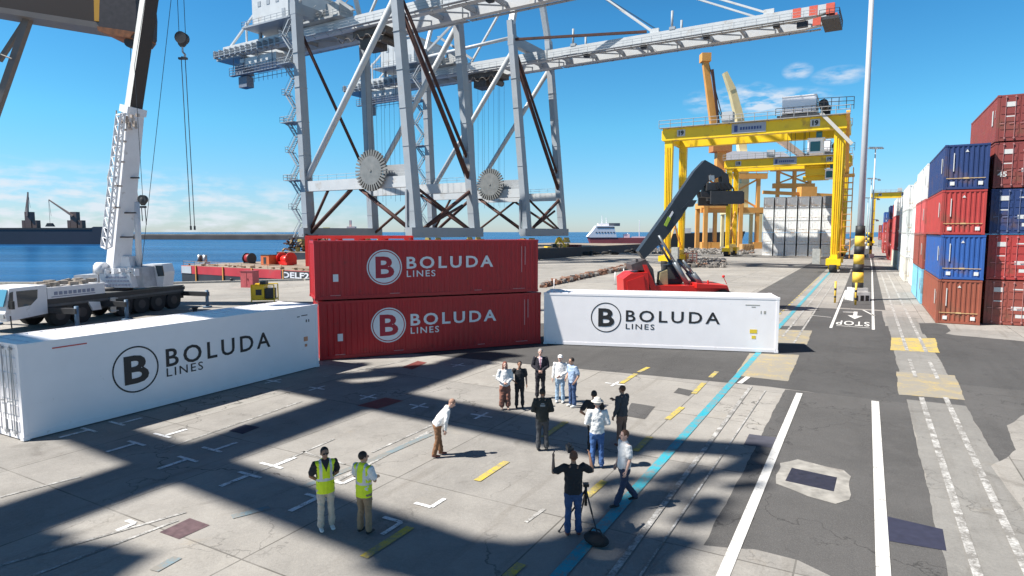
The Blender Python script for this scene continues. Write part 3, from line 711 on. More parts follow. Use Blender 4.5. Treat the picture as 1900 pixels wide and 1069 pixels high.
    b = MB(); b.tube((5, S / 2 - 4.9, ZG - .3), (60, S / 2 - 4.9, ZG - .3), .05, 5); b.tube((5, S / 2 - 5.1, ZG - .6), (60, S / 2 - 5.1, ZG - .6), .04, 5)
    for x in (12, 26, 40, 54): b.bb(x, x + 1.2, S / 2 - 4.2, S / 2 - 3.0, ZG - .6, ZG + .1)
    b.build('festoon', M_dark, root)
    b = MB(); b.bb(62.8, 66, S / 2 - 4.5, S / 2 + 4.5, ZG - .7, ZG - .1); b.rail([(62.5, S / 2 - 4.5, ZG), (66, S / 2 - 4.5, ZG), (66, S / 2 + 4.5, ZG)], 1.2, .05, 1.5); b.bb(58.5, 60.5, S / 2 - 4.6, S / 2 - 3.8, ZG - 1.5, ZG - .4)
    b.build('tip_platform', M_dark, root)
    # cross beams at the girder level, apex frame and stays
    for a, c, z in (('A', 'B', 50), ('C', 'D', 50.2)):
        b = MB(); b.beam(lp(a, z) - Vector((0, 1, 0)), lp(c, z) + Vector((0, 1, 0)), 1.6, 2.3); b.build('cross_beam', M_crane, root)
    apex = Vector((-5, S / 2, 76))
    b = MB()
    for k in 'CD': b.beam(lp(k, 54), apex + Vector((0, (-1 if k == 'C' else 1) * 2, 0)), 1.4, 1.2)
    for k in 'AB': b.beam(lp(k, 51), Vector((-31, S / 2 + (-2 if k == 'A' else 2), 71.5)), .8, .8); b.beam(lp(k, 51), apex + Vector((0, (-1 if k == 'A' else 1) * 2, -1)), .5, .5)
    b.beam(apex - Vector((0, 3, 0)), apex + Vector((0, 3, 0)), 1.6, 1.4); b.build('apex_frame', M_cranewhite, root)
    for s_ in (-1, 1):
        for x in (29, 53):
            b = MB(); b.beam(apex + Vector((0, s_ * 2, 0)), (x, S / 2 + s_ * 3.3, ZG + 2.6), .38, .38); b.build('forestay', M_cranewhite, root)
            b = MB(); b.bb(x - 1, x + 1, S / 2 + s_ * 3.3 - .3, S / 2 + s_ * 3.3 + .3, ZG + 2.3, ZG + 3.4); b.build('stay_lug', M_cranewhite, root)
        b = MB(); b.beam(Vector((-31, S / 2 + s_ * 2, 71)), (-62, S / 2 + s_ * 3.3, ZG + 2.6), .42, .42); b.beam((-56, S / 2 + s_ * 3.3, ZG + 2.3), (-56, S / 2 + s_ * 3.3, ZG + 7.2), .35, .35); b.beam(Vector((-31, S / 2 + s_ * 2, 71)), apex + Vector((0, s_ * 2, -.6)), .4, .4); b.build('backstay', M_cranewhite, root)
        b = MB(); b.tube(apex + Vector((0, s_, -1)), (30, S / 2 + s_ * 1.5, ZG + 3), .05, 4); b.build('cable', M_dark, root)
        for x in (9, 33):
            b = MB(); b.tube((x, S / 2 + s_ * 3.6, ZG + 2.4), (x, S / 2 + s_ * 3.6, ZG + 6.5), .28, 8); b.bb(x - .5, x + .8, S / 2 + s_ * 3.6 - .5, S / 2 + s_ * 3.6 + .5, ZG + 2.4, ZG + 3.0); b.build('boom_post', M_crane, root)
    # machinery house, platforms, trolley
    h = MB(); h.bb(-50, -38, 3.6, 16.2, ZG + 4.4, ZG + 11.5); h.bb(-50.3, -37.7, 3.3, 16.5, ZG + 11.5, ZG + 11.8)
    hh = h.build('machinery_house', M_cranewhite, root)
    d = MB()
    for x in (-48, -45, -42): d.bb(x, x + 1, 3.52, 3.6, ZG + 8.5, ZG + 9.6)
    d.bb(-40, -39, 3.5, 3.6, ZG + 4.6, ZG + 6.8); d.build('house_vents', M_crane, hh)
    b = MB(); b.bb(-52, -36, 2.2, 17.6, ZG + 4.0, ZG + 4.35); b.rail([(-52, 17.6, ZG + 4.3), (-52, 2.2, ZG + 4.3), (-36, 2.2, ZG + 4.3), (-36, 17.6, ZG + 4.3)], 1.1, .05, 1.8)
    for x in (-51, -44, -37):
        for y in (S / 2 - 3.3, S / 2 + 3.3): b.bb(x - .3, x + .3, y - .3, y + .3, ZG + 2.4, ZG + 4.1)
    b.build('house_platform', M_crane, root)
    b = MB(); b.bb(-40, -23, 4, 15.5, ZG + 2.6, ZG + 3.0); b.bb(-38, -30, 6, 14, ZG + 3, ZG + 5.5); b.bb(-28, -24, 5, 9, ZG + 3, ZG + 6)
    for i in range(9): b.tube((-39 + i * 1.8, 4.5, ZG + 3), (-39 + i * 1.8, 9, ZG + 6.2 + (i % 3)), .12, 5)
    b.rail([(-40, 4, ZG + 3), (-23, 4, ZG + 3), (-23, 15.5, ZG + 3)], 1.1, .05, 1.8)
    b.prism([(-30, 3.2, ZG + 10), (-29, 3.2, ZG + 10), (-18, 3.2, ZG + 2.6), (-19, 3.2, ZG + 2.6)], (0, .5, 0)); b.build('machinery_deck', mat('machinery_grey', (.36, .37, .37), .6, var=.3, scale=.5), root)
    b = MB(); b.bb(-66.5, -57.5, S / 2 - 4.2, S / 2 + 4.2, ZG - .5, ZG); b.rail([(-67, S / 2 - 4.6, ZG + .2), (-67, S / 2 + 4.6, ZG + .2)], 1.2, .05, 1.5)
    for x in range(-66, -43, 2): b.bb(x, x + .35, S / 2 - 5.3, S / 2 - 4.2, ZG - .2, ZG + 1.6)
    b.build('rear_platform', M_crane, root)
    b = MB(); b.bb(-59, -46, S / 2 - 3.2, S / 2 + 2, ZG - 2.9, ZG - .8); b.build('hanging_cabin', M_cranewhite, root)
    b = MB(); b.bb(-62, -45, S / 2 - 4, S / 2 - 3, ZG - 4.6, ZG - 4.4); b.rail([(-62, S / 2 - 4, ZG - 4.5), (-45, S / 2 - 4, ZG - 4.5)], 1.8, .07, 1.1, 0, 2); b.rail([(-62, S / 2 + 3, ZG - 4.5), (-45, S / 2 + 3, ZG - 4.5)], 1.8, .07, 1.6)
    for x in (-61, -57, -52, -47): b.tube((x, S / 2 - 3.5, ZG - 4.5), (x, S / 2 - 3.5, ZG), .1, 5)
    b.bb(-60.5, -57.5, S / 2 - 3.5, S / 2 - .5, ZG - 4.4, ZG - 1.8); b.bb(-60, -57, S / 2 - 3, S / 2 - 1, ZG - 7.3, ZG - 4.8); b.build('maintenance_gangway', mat('blue_grey_steel', (.16, .19, .24), .6, var=.2), root)
    b = MB(); b.bb(-22, -13, S / 2 - 3, S / 2 + 3, ZG - 1.5, ZG - .2); b.bb(-21, -17, S / 2 - 2, S / 2 + 2, ZG - 3.6, ZG - 1.5); b.tube((-15, S / 2 - 2.6, ZG - 2.3), (-15, S / 2 + 2.6, ZG - 2.3), .8, 12)
    b.path([(-25 + i * .8, S / 2 - 4.5, ZG - 1.2 - 1.6 * abs(math.sin(i * .9))) for i in range(18)], .08, 5); b.build('trolley', mat('trolley_dark', (.10, .085, .075), .6, var=.4), root)
    b = MB()
    for x in (-20, -18.6, -15, -13.6): b.tube((x, S / 2 - 1.5, ZG - 2), (x, S / 2 - 1.5, ZP - 4 + (x % 3)), .035, 4); b.tube((x, S / 2 + 1.5, ZG - 2), (x, S / 2 + 1.5, ZP - 3), .035, 4)
    b.build('hoist_ropes', M_dark, root)
    # switchgear boxes on the portal, cable reel
    b = MB(); b.bb(-9, -2.5, .9, 3.2, ZP + .6, ZP + 3.4); b.build('electrical_box', mat('switchgear_grey', (.34, .36, .38), .6, var=.1), root)  # even mid-grey box
    c = Vector((-10.0, -1.6, ZP + 2.3)); b = MB(); disc(b, c, 0, 2.75, Vector((1, 0, 0)), Vector((0, 0, 1)), 40, Vector((0, .5, 0)))
    b.tube(c + Vector((0, .4, 0)), c + Vector((0, 2.2, 0)), .7, 12); rl = b.build('cable_reel', mat('reel_grey', (.23, .23, .22), .5, .3, var=.15, scale=1), root)
    b = MB()
    for i in range(34):
        a = 2 * PI * i / 34; e = Vector((math.cos(a), 0, math.sin(a))); t = Vector((-e.z, 0, e.x)) * .15
        b.prism([c + e * 2.75 - t, c + e * 3.95 - t, c + e * 3.95 + t, c + e * 2.75 + t], (0, .55, 0))
    b.tube(c - Vector((0, .12, 0)), c, .28, 10); b.build('reel_slats', mat('reel_slats', (.22, .22, .21), .5, .1), rl)
    # stair tower up the seaward leg
    b = MB(); px = lambda z: legx(Gg, -1.9, z) - 1.1; n = 0; z = 3.0
    while z < 47:
        x = px(z); z2 = z + 3.0; f = n % 2
        xa, xb = (x - .5, x - 2.9) if f else (x - 2.9, x - .5)
        b.beam((xa, -.9, z), (xb, -.9, z2), .1, .28); b.beam((xa, .1, z), (xb, .1, z2), .1, .28)
        for t in range(9): b.box((xa + (xb - xa) * (t + .5) / 9, -.4, z + 3 * (t + .5) / 9), (.26, .95, .05))
        b.tube((xa, -.9, z + 1), (xb, -.9, z2 + 1), .05, 4); b.tube((xa, .1, z + 1), (xb, .1, z2 + 1), .05, 4)
        b.bb(min(xb, xb + (-.8 if f else .8)), max(xb, xb + (-.8 if f else .8)), -1.1, 1.1, z2 - .1, z2)
        if f: b.rail([(xb - .8, 1.1, z2), (xb - .8, -1.1, z2), (xb, -1.1, z2)], 1.1, .045, 1.0)
        n += 1; z = z2
        if n % 4 == 0:
            b.bb(x - 3.4, x + .5, -2.3, 1.4, z - .14, z); b.rail([(x + .5, -2.3, z), (x - 3.4, -2.3, z), (x - 3.4, 1.4, z)], 1.1, .05, 1.0)
            b.beam((x - 3.2, -1, z - .2), (x, -1, z - 1.8), .14, .14)
    b.build('stairs', M_crane, root)
    b = MB(); x = legx(0, -4, 6)
    b.bb(-1.6, -1.2, -1.4, -.9, 3.5, 12); b.rail([(-1.8, -1.5, 3.5), (-1.8, 1.5, 3.5)], 1.1, .04, 1)
    for z in range(4, 14): b.tube((-1.4, 1.2, z), (-1.4, 1.7, z), .03, 4)
    b.tube((-1.4, 1.2, 3), (-1.4, 1.2, 14), .04, 4); b.tube((-1.4, 1.7, 3), (-1.4, 1.7, 14), .04, 4); b.build('ladder', M_crane, root)
    return root, lp
Cn = Vector((-16.57, 110.28, 0)) * SC; Cf = Vector((3.52, 143.71, 0)) * SC
near_crane, lp_ = sts_crane('nearer pale grey container crane behind the red containers, its boom leaving the photo', (Cn.x, Cn.y, DECK))
far_crane = copy_tree(near_crane)
far_crane.location = (Cf.x, Cf.y, DECK)
far_crane['label'] = 'farther pale grey container crane with its whole boom and red-striped tip in view'
for y in (0, 19.4):
    b = MB(); b.beam(lp_('C' if y == 0 else 'D', 50.5), (27, 9.7 + (y - 9.7) * .3, 49.2), .55, .55); b.build('rusty_brace', M_rust, far_crane)
b = MB(); b.tube(lp_('C', 51), lp_('A', 50), .45, 8); b.build('top_brace', M_cranewhite, far_crane)

# the barges: one under the cranes, one with a broad stern facing the camera
def LP2(a, c, z=0.0): return V2 * a + U2 * c + Vector((0, 0, z))
Ca = Cn.dot(V2)
M_hullblack = mat('black_hull', (.035, .038, .045), .6, var=.3, scale=.3); M_hullred = mat('faded_red_hull', (.55, .05, .06), .55, var=.12, scale=.4, dirt=(.3, .12, .1), dirt_amt=.35, dscale=.3)
M_deck = mat('brown_steel_deck', (.27, .22, .17), .8, var=.25, scale=.25, dirt=(.12, .08, .06), dirt_amt=.3)
b1 = thing('barge', 'grey decked barge under the two pale grey cranes', 'barge', LP2(Ca + 3.2, 88, -2.5), CR)
w = MB(); w.bb(-37, 0, 0, 125, -.5, 4.5); w.build('hull', M_hullblack, b1)
w = MB(); w.bb(-36.9, -.1, .1, 124.9, 4.5, 4.6); w.build('deck', M_deck, b1)
bargeT = thing('barge', 'red and black barge moored at the quay with winches on its brown deck', 'barge', LP2(-94.5, 57.5, -2.5), CR)
w = MB(); w.bb(0, 29.5, 0, 29, -.5, 2.3); w.build('lower_hull', M_hullblack, bargeT)
w = MB(); w.bb(-.03, 29.53, -.03, 29.03, 2.3, 3.5); w.build('upper_hull', M_hullred, bargeT)
w = MB(); w.bb(.1, 29.4, .1, 28.9, 3.5, 3.56); w.build('deck', M_deck, bargeT)
w = MB(); w.bb(.1, 2.6, -.09, -.03, 2.35, 3.45); w.build('white_panel', M_cranewhite, bargeT)
w = MB(); w.bb(23.2, 29.3, -.1, -.03, 2.3, 3.45); w.build('name_panel', mat('name_panel_black', (.05, .05, .05), .6), bargeT)
text_mesh('DELF2', 1, M_logo_white, bargeT, Matrix.Translation((23.6, -.13, 2.5)) @ Matrix.Rotation(R(90), 4, 'X'), 'lettering', .03, 1, .003, 1.0, 'LEFT', (5.2, .8))
for i in range(4):
    w = MB(); w.bb(3.8 + i * 6.6, 4.0 + i * 6.6, -.2, -.03, -.3, 3.6); w.build('fender', M_orange, bargeT)
w = MB(); w.rail([(.2, .2, 3.5), (23, .2, 3.5)], .7, .03, 2.6); rnd = random.Random(9)
for i in range(26): w.box((rnd.uniform(1, 28), rnd.uniform(.3, 3), 3.6 + rnd.uniform(0, .15)), (rnd.uniform(.2, .9), rnd.uniform(.2, .5), rnd.uniform(.1, .4)), rnd.uniform(0, 3))
w.build('deck_fittings', mat('rusty_tan', (.3, .2, .13), .8, var=.4, scale=2), bargeT)
def on_barge(px, py):   # point on the deck
    return G(px, py, 1.06)
p = on_barge(463, 489); t = thing('mooring_winch', 'dark red winch drum standing alone on the barge deck', 'winch', p, CR); t.scale = (.6, .6, .6)
w = MB(); w.tube((-1, 0, 1.4), (1, 0, 1.4), 1.2, 16); w.build('drum', mat('dark_red', (.28, .02, .03), .5), t)
w = MB(); w.tube((-1.1, 0, 1.4), (-.95, 0, 1.4), 1.5, 16); w.tube((.95, 0, 1.4), (1.1, 0, 1.4), 1.5, 16); w.build('flange', M_dark, t)
w = MB(); w.bb(-1.3, 1.3, -1, 1, 0, .35); w.build('frame', M_dark, t)
p = on_barge(532, 492); t = thing('mooring_winch', 'bright red winch on the barge near the crane stairs', 'winch', p, CR); t.scale = (.8, .8, .75)
w = MB(); w.tube((-1.2, 0, 1.1), (1.2, 0, 1.1), .9, 14); w.bb(-1.5, 1.5, -1.2, 1.2, .1, .8); w.build('drum', M_red, t)
w = MB(); w.tube((-1.35, 0, 1.3), (-1.2, 0, 1.3), 1.4, 14); w.tube((1.2, 0, 1.3), (1.35, 0, 1.3), 1.4, 14); w.build('flange', M_red, t)
p = on_barge(499, 492); t = thing('deck_box', 'orange steel box on the barge deck', 'box', p, CR); t.scale = (.6, .6, .7)
w = MB(); w.bb(-1.6, 1.6, -1.2, 1.2, 0, 2.2); w.build('body', mat('orange_box', (.55, .13, .04), .6, var=.1), t)
w = MB(); w.bb(-1.7, 1.7, -1.3, 1.3, 2.2, 2.32); w.bb(-.5, .5, -1.26, -1.2, .2, 1.8); w.build('lid', M_dark, t)
p = on_barge(376, 489); t = thing('mooring_bollard', 'pale bollard at the left end of the barge', 'bollard', p, CR)
w = MB(); w.tube((-.7, 0, 0), (-.7, 0, 1.4), .35, 10); w.tube((.7, 0, 0), (.7, 0, 1.4), .35, 10); w.bb(-1.3, 1.3, -.5, .5, 0, .2); w.build('posts', M_steel, t)
w = MB()
for i in range(7): w.tube((-.4 + i * .1, -.7, .4 + i * .15), (.5, .4, .3 + i * .12), .06, 5)
w.build('rope', M_rust, t)
# dark pile of timbers at the foot of the stairs
p = LP2(Ca - 30.0, 91.0, 2.1); t = MB(); rnd = random.Random(3)
for i in range(90):
    q = Vector((rnd.uniform(-3, 6), rnd.uniform(-2, 2), rnd.uniform(.1, 3.8) * (1 - abs(i % 10 - 5) / 9)))
    e = Vector((rnd.uniform(-1, 1), rnd.uniform(-1, 1), rnd.uniform(-.4, .6))).normalized() * rnd.uniform(.6, 1.8); t.beam(q, q + e, .3, .3, i % 3)
o = t.build('scrap_pile', [M_rust, M_dark, mat('dull_timber', (.25, .17, .09), .9, var=.3)]); o.location = p; tag(o, 'heap of dark steel offcuts and timber at the foot of the crane stairs', 'pile'); o['kind'] = 'stuff'
# red steel cradle seen above the red containers
c0 = AT(668, 447, 96); t = thing('steel_cradle', 'bright red steel cradle with openings behind the red containers', 'cradle', (c0.x, c0.y, 0), R(-3))
w = MB()
for y in (-1.6, 1.6):
    w.bb(-7.6, 7.6, y - .15, y + .15, 5.2, 5.65); w.bb(-7.6, 7.6, y - .15, y + .15, 3.2, 3.7)
    for x in (-7.5, -3.6, 0, 3.6, 7.5): w.bb(x - .35, x + .35, y - .16, y + .16, 0, 5.6)
for x in (-7.5, -3.6, 0, 3.6, 7.5): w.bb(x - .15, x + .15, -1.6, 1.6, 5.0, 5.4)
w.build('frame', M_red, t)
w = MB(); w.bb(-7.4, 7.4, -1.4, 1.4, 3.7, 4.9); w.build('panel', mat('pale_pink_panel', (.62, .35, .33), .6), t)
# machines at the quay edge right of the red containers
p = G(1022, 474, 0); t = thing('excavator', 'small yellow excavator on the quay edge beside the crane leg', 'excavator', p, R(20))
w = MB(); w.bb(-1.6, 1.6, -1.3, -.8, 0, .8); w.bb(-1.6, 1.6, .8, 1.3, 0, .8); w.build('tracks', M_dark, t)
w = MB(); w.bb(-1.5, 1.2, -1.2, 1.2, .9, 2.0); w.bb(-1.5, -.4, -1.2, 1.2, 2.0, 2.4); w.build('body', M_yel, t)
w = MB(); w.bb(0, 1.2, -1.2, -.2, 2.0, 3.1); w.build('cab', M_glass, t)
w = MB(); w.beam((.8, .4, 1.8), (2.6, .4, 4.8), .35, .5); w.beam((2.6, .4, 4.8), (4.2, .4, 2.6), .3, .4); w.prism([(3.8, 0, 2.6), (4.6, 0, 2.4), (4.2, 0, 1.6), (3.6, 0, 1.9)], (0, .8, 0)); w.build('arm', M_yel, t)
p = G(1058, 472, 0); t = thing('storage_box', 'dark red steel box on the quay edge under the farther crane', 'box', p, CR)
w = MB(); w.bb(-2.9, 2.9, -1.2, 1.2, .1, 2.7); w.build('body', mat('dull_dark_red', (.16, .03, .035), .6, var=.2), t)
w = MB()
for x in (-2.4, -1.2, 0, 1.2, 2.4): w.bb(x - .08, x + .08, -1.26, -1.2, .2, 2.6)
w.build('ribs', M_dark, t)
for px, py, lab in ((1098, 474, 'dark mooring gear on the quay edge left of the ferry'), (1174, 470, 'dark mooring gear on the quay edge under the ferry stern'), (1133, 473, 'low dark mooring gear between the other two on the quay edge')):
    p = G(px, py); t = thing('quay_bollard', lab, 'bollard', p, 0)
    w = MB(); w.tube((0, 0, 0), (0, 0, 1.0), .5, 10, 0, .4); w.tube((0, 0, 1.0), (0, 0, 1.25), .7, 10); w.build('post', M_dark, t)
    w = MB(); w.ball((-1.3, .3, .5), (1.2, .5, .6), 6); w.ball((1.3, .2, .4), (1.1, .6, .5), 6); w.build('fender', M_rubber, t)

# ------------------------------------------------------------------ far water: breakwater, cargo ship, ferry, black ship
b = MB(); p = G(175, 443, -2.5); q = G(566, 445, -2.5)
b.prism([p + Vector((-250, 8, -3)), q + Vector((0, 0, -3)), q + Vector((18, 30, -3)), p + Vector((-250, 60, -3))], (0, 0, 8)); struct(b.build('breakwater', mat('breakwater_dark', (.085, .08, .08), .9, var=.35, scale=.04)))
b = MB(); b.prism([p + Vector((-250, 12, 5)), q + Vector((4, 6, 5)), q + Vector((10, 20, 5)), p + Vector((-250, 30, 5))], (0, 0, 1.4)); struct(b.build('breakwater_parapet', mat('breakwater_pale', (.24, .235, .23), .9, var=.3, scale=.05)))
D = 455; k = D / 1170
t = thing('bulk_carrier', 'long dark blue cargo ship on the horizon at the far left', 'ship', (AT(90, 440, D).x, D, -2.5), 0)
w = MB()
prof = [(-75, 11.2), (35.5, 11.2), (38.0, 12.4), (47, 12.4), (44, -1), (-75, -1)]
w.prism([(x, -8, z) for x, z in prof], (0, 18, 0)); w.build('hull', mat('dark_blue_hull', (.03, .035, .055), .5, var=.1, scale=.05), t)
w = MB(); w.bb(-75, 36, -8.2, 10, 10.4, 11.6); w.build('bulwark', M_dark, t)
def ship_crane(x, jib, grab, parent):
    w = MB(); w.bb(x - 2.2, x + 2.2, -2, 2, 11, 23); w.bb(x - 4.5, x - 2.4, -2, 2, 11, 17); w.bb(x + 3.0, x + 6, -2, 2, 11, 17); f = w.build('deck_crane', mat('ship_crane_brown', (.16, .11, .10), .7, var=.2), parent)
    w = MB(); w.beam((x, -2.2, 20), (x + jib[0], -2.2, jib[1]), 1.3, 1.4, w2=.6, h2=.7); w.beam((x - 1.5, -2.3, 22), (x + jib[0], -2.3, jib[1]), .3, .3)
    w.tube((x + jib[0], -2.2, jib[1]), (x + jib[0] + 1.0, -2.2, grab), .12, 4); w.build('jib', mat('jib_brown', (.28, .2, .17), .7), f)
ship_crane(-12.5, (1.5, 37), 26, t); ship_crane(20, (-16.5, 31.5), 20, t)
w = MB(); w.prism([(3.2 - 3, -3, 12.5), (3.2 + 3, -3, 12.5), (3.2 + 1.5, -3, 15), (3.2 - 1.5, -3, 15)], (0, 2, 0)); w.tube((3.2, -2, 15), (3.2, -2, 31), .12, 4); w.build('grab', M_dark, t)
w = MB(); w.bb(-74, -60, -5, 7, 11, 15); w.build('superstructure', M_dark, t)

D = 440
c = AT(1090, 440, D)
t = thing('ferry', 'white bowed ship with a long red hull on the horizon, right of the cranes', 'ship', (c.x, D, -2.5), 0)
w = MB(); w.prism([(0, -5, 5.6), (2.6, -5, -.5), (52, -5, -.5), (52, -5, 4.6), (20, -5, 4.8)], (0, 11, 0)); w.build('hull', mat('red_brown_hull', (.33, .07, .07), .6, var=.15, scale=.1), t)
w = MB(); w.bb(2.2, 52, -5.1, 6.1, -.7, 1.0); w.build('boot_stripe', mat('boot_stripe', (.55, .33, .28), .6), t)
w = MB(); w.prism([(-.4, -5.2, 5.5), (4, -5.2, 10.6), (5.5, -5.2, 12.9), (17.5, -5.2, 12.9), (19.6, -5.2, 5.0), (1, -5.2, 4.9)], (0, 11.4, 0)); w.bb(7, 15, -3, 3.5, 12.9, 14.6); w.build('superstructure', M_white, t)
w = MB(); w.bb(6, 18, -5.3, -5.2, 11.2, 12.2); w.bb(14.5, 22, -3, 3, 12.8, 14.8)
for x in range(5, 18, 2): w.bb(x, x + 1, -5.32, -5.2, 8, 8.8)
w.build('windows', mat('dark_grey_glass', (.12, .13, .15), .3), t)
w = MB()
for x, h in ((10, 20), (13, 18.5), (36, 17), (28, 8), (45, 9)): w.tube((x, 0, 4), (x, 0, h), .22, 5)
w.bb(25, 29, -2, 2, 4.6, 7.4); w.bb(44, 46, -2, 2, 4.6, 7.2); w.bb(30, 50, -4, -3.8, 4.6, 5.6); w.build('masts', M_white, t)
D = 300; c = AT(1306, 440, D)
t = thing('black_ship', 'low black ship hull moored beyond the quay between the yellow gantry legs', 'ship', (c.x, D, -2.5), R(-12))
w = MB(); w.prism([(-17, -4, 7.8), (-15, -4, -.5), (15, -4, -.5), (18, -4, 9)], (0, 10, 0)); w.build('hull', M_black, t)
w = MB(); w.bb(-14, -6, -2, 4, 7.6, 10.5); w.bb(2, 4, -1, 1, 8.2, 10.4); w.tube((-10, 0, 10), (-10, 0, 14), .3, 6); w.build('superstructure', M_cranewhite, t)
D = 620; c = AT(628, 432, D)
t = thing('supply_ship', 'tiny yellow and white ship beyond the breakwater, seen under the nearer crane', 'ship', (c.x, D, -2.5), 0)
w = MB(); w.prism([(-26, -5, 5), (-23, -5, -.5), (22, -5, -.5), (25, -5, 6.5), (-18, -5, 6)], (0, 10, 0)); w.build('hull', M_cranewhite, t)
w = MB(); w.bb(-14, -9, -3, 3, 5.5, 13); w.bb(-4, 3, -3, 3, 5.5, 10); w.build('superstructure', M_yel, t)
w = MB(); w.bb(9, 17, -3, 3, 6, 14); w.bb(11, 13, -1, 1, 14, 20); w.build('bridge', mat('pale_pink', (.7, .5, .45), .6), t)

# ------------------------------------------------------------------ yellow rubber-tyred gantry cranes
def gantry(label, a_l, span, b_near, wb=9.5, top=24.6):
    p = AB(a_l, b_near); root = thing('gantry_crane', label, 'crane', p, ROAD_ANG, 'yellow gantry cranes over the container lanes')
    sp = span
    for x in (0, sp):
        for y in (0, wb):
            b = MB(); b.beam((x, y, 2.0), (x, y, top - 2.6), .95, .9, up=Vector((0, 1, 0)), w2=1.35, h2=1.0)
            for s_ in (-.28, .0, .28): b.bb(x + s_ - .04, x + s_ + .04, y - .6, y - .5, 3, top - 4)
            b.build('leg', M_yel, root)
            c = MB(); c.bb(x - 1.0, x + 1.0, y - 1.9, y + 1.9, 1.15, 2.1); c.bb(x - .7, x + .7, y - 1.2, y + .9, .5, 1.2); bg_ = c.build('bogie', M_yel, root)
            c = MB()
            for q in (-1.25, 1.25): c.tube((x - .5, y + q, .8), (x + .5, y + q, .8), .8, 16)
            c.build('tyre', M_rubber, bg_)
    for x in (0, sp):
        b = MB(); b.bb(x - .5, x + .5, 0, wb, 2.1, 3.0); b.build('sill_beam', M_yel, root)
        b = MB(); b.beam((x, .3, 3.4), (x, wb - .3, 11.5), .25, .25); b.beam((x, wb - .3, 3.4), (x, .3, 11.5), .25, .25); b.build('side_brace', M_orange, root)
    for y in (0, wb):
        b = MB(); b.bb(-1.0, sp + 1.0, y - .75, y + .75, top - 2.9, top - .9); b.build('girder', M_yel, root)
        b = MB(); yy = y - 1.6 if y == 0 else y + .8
        b.bb(-1.4, sp + 1.4, yy, yy + 1.0, top - .9, top - .8); s_ = yy if y == 0 else yy + 1
        b.rail([(-1.4, s_, top - .8), (sp + 1.4, s_, top - .8)], 1.15, .05, 1.9)
        for i in range(14): b.beam((i * sp / 13, y, top - 1.0), (i * sp / 13, yy + .5, top - .95), .1, .12)
        b.build('walkway', mat('walkway_grey', (.32, .32, .32), .7, var=.2), root)
    for x in (-.9, sp + .9):
        b = MB(); b.bb(x - .45, x + .45, 0, wb, top - 2.7, top - 1.1); b.build('end_tie', M_yel, root)
    b = MB()
    for x in (1.5, sp - 4.0): b.bb(x, x + 1.35, -.84, -.75, top - 2.35, top - 1.25)
    pl = b.build('number_plate', mat('number_plate_white', (.5, .5, .5), .6), root)
    for x in (1.6, sp - 3.9):
        text_mesh('19', 1.0, M_black, pl, Matrix.Translation((x + .02, -.86, top - 2.15)) @ Matrix.Rotation(R(90), 4, 'X'), 'number', .05, 1.0)
    b = MB(); b.bb(sp * .40, sp * .60, -.84, -.75, top - 2.55, top - 1.0); sg = b.build('company_plate', mat('pale_blue_plate', (.34, .37, .44), .6), root)
    b = MB(); b.bb(sp * .415, sp * .435, -.87, -.84, top - 2.3, top - 1.3)
    for i in range(8): b.bb(sp * .45 + i * .42, sp * .45 + i * .42 + .28, -.87, -.84, top - 2.05, top - 1.6)
    b.build('plate_marks', mat('navy_mark', (.05, .08, .22), .6), sg)
    # trolley, house, hoist
    x0 = sp - 7.8
    b = MB(); b.bb(x0 - 1, x0 + 5.2, -.8, wb + .8, top - .7, top - .3); b.rail([(x0 - 1.2, -.8, top - .3), (x0 + 5.2, -.8, top - .3)], 1.1, .05, 1.2)
    for x in (x0, x0 + 4): b.bb(x - .3, x + .5, -.5, .4, top - 1.0, top + .1)
    b.build('trolley', M_dark, root)
    b = MB(); b.bb(x0 - .4, x0 + 4.4, .2, wb - 2.2, top + .2, top + 2.6); b.bb(x0 - .5, x0 + 4.5, .1, wb - 2.1, top + 2.6, top + 2.72); b.build('trolley_house', M_white, root)
    b = MB(); b.tube((x0 + 5.4, 1, top + 1.3), (x0 + 5.4, 4, top + 1.3), .7, 12); b.bb(x0 + 4.8, x0 + 6.2, 4.5, 6, top - .2, top + 1.6); b.rail([(x0 + 4.6, -.9, top), (sp + 1.8, -.9, top - .2)], 1.8, .05, .9, 0, 2); b.build('hoist_gear', M_dark, root)
    b = MB(); b.bb(sp * .34, sp * .34 + 1.7, -1.2, .6, top - .6, top + 1.0); b.build('electrical_box', mat('box_grey', (.42, .44, .46), .6), root)
    b = MB(); b.bb(x0 + 3.6, x0 + 5.6, 1.0, 3.4, top - 6.2, top - 4.0); b.bb(x0 + 3.4, x0 + 5.8, .8, 3.6, top - 4.0, top - 3.85); b.build('operator_cab', M_white, root)
    b = MB(); b.bb(x0 + 3.8, x0 + 5.2, .93, 1.0, top - 5.9, top - 4.4); b.bb(x0 + 4.6, x0 + 5.4, .6, 2.4, top - 3.8, top - 1.4); b.build('cab_window', mat('teal_glass', (.03, .12, .14), .2), root)
    return root, x0, top, wb, sp
g1, x0, top, wb, sp = gantry('nearest yellow gantry crane with white trolley house, standing beside the striped light pole', -30.2, 25.9, 109)
g2 = copy_tree(g1); g2.location = AB(-31.0, 168); g2['label'] = 'second yellow gantry crane, framed inside the nearest one'
g2.scale = (1.0, 1, 1.02)
g3 = copy_tree(g1); g3.location = AB(2.2, 330); g3['label'] = 'far small yellow gantry crane straddling the container row down the road'
b = MB()
for x, y in ((x0 + .5, 1), (x0 + 1.6, 1), (x0 + 2.6, 4), (x0 + 3.4, 4), (x0 + .5, 6), (x0 + 2.6, 6)): b.tube((x, y, top - .5), (x, y, 18.6), .035, 4)
b.build('hoist_ropes', M_dark, g1)
b = MB(); b.beam((sp + 1.1, -1.2, top - .6), (sp + 1.1, 6, top - 9), .5, .9); b.bb(sp + .6, sp + 2.2, 5.2, 7.4, top - 9.6, top - 9.2)
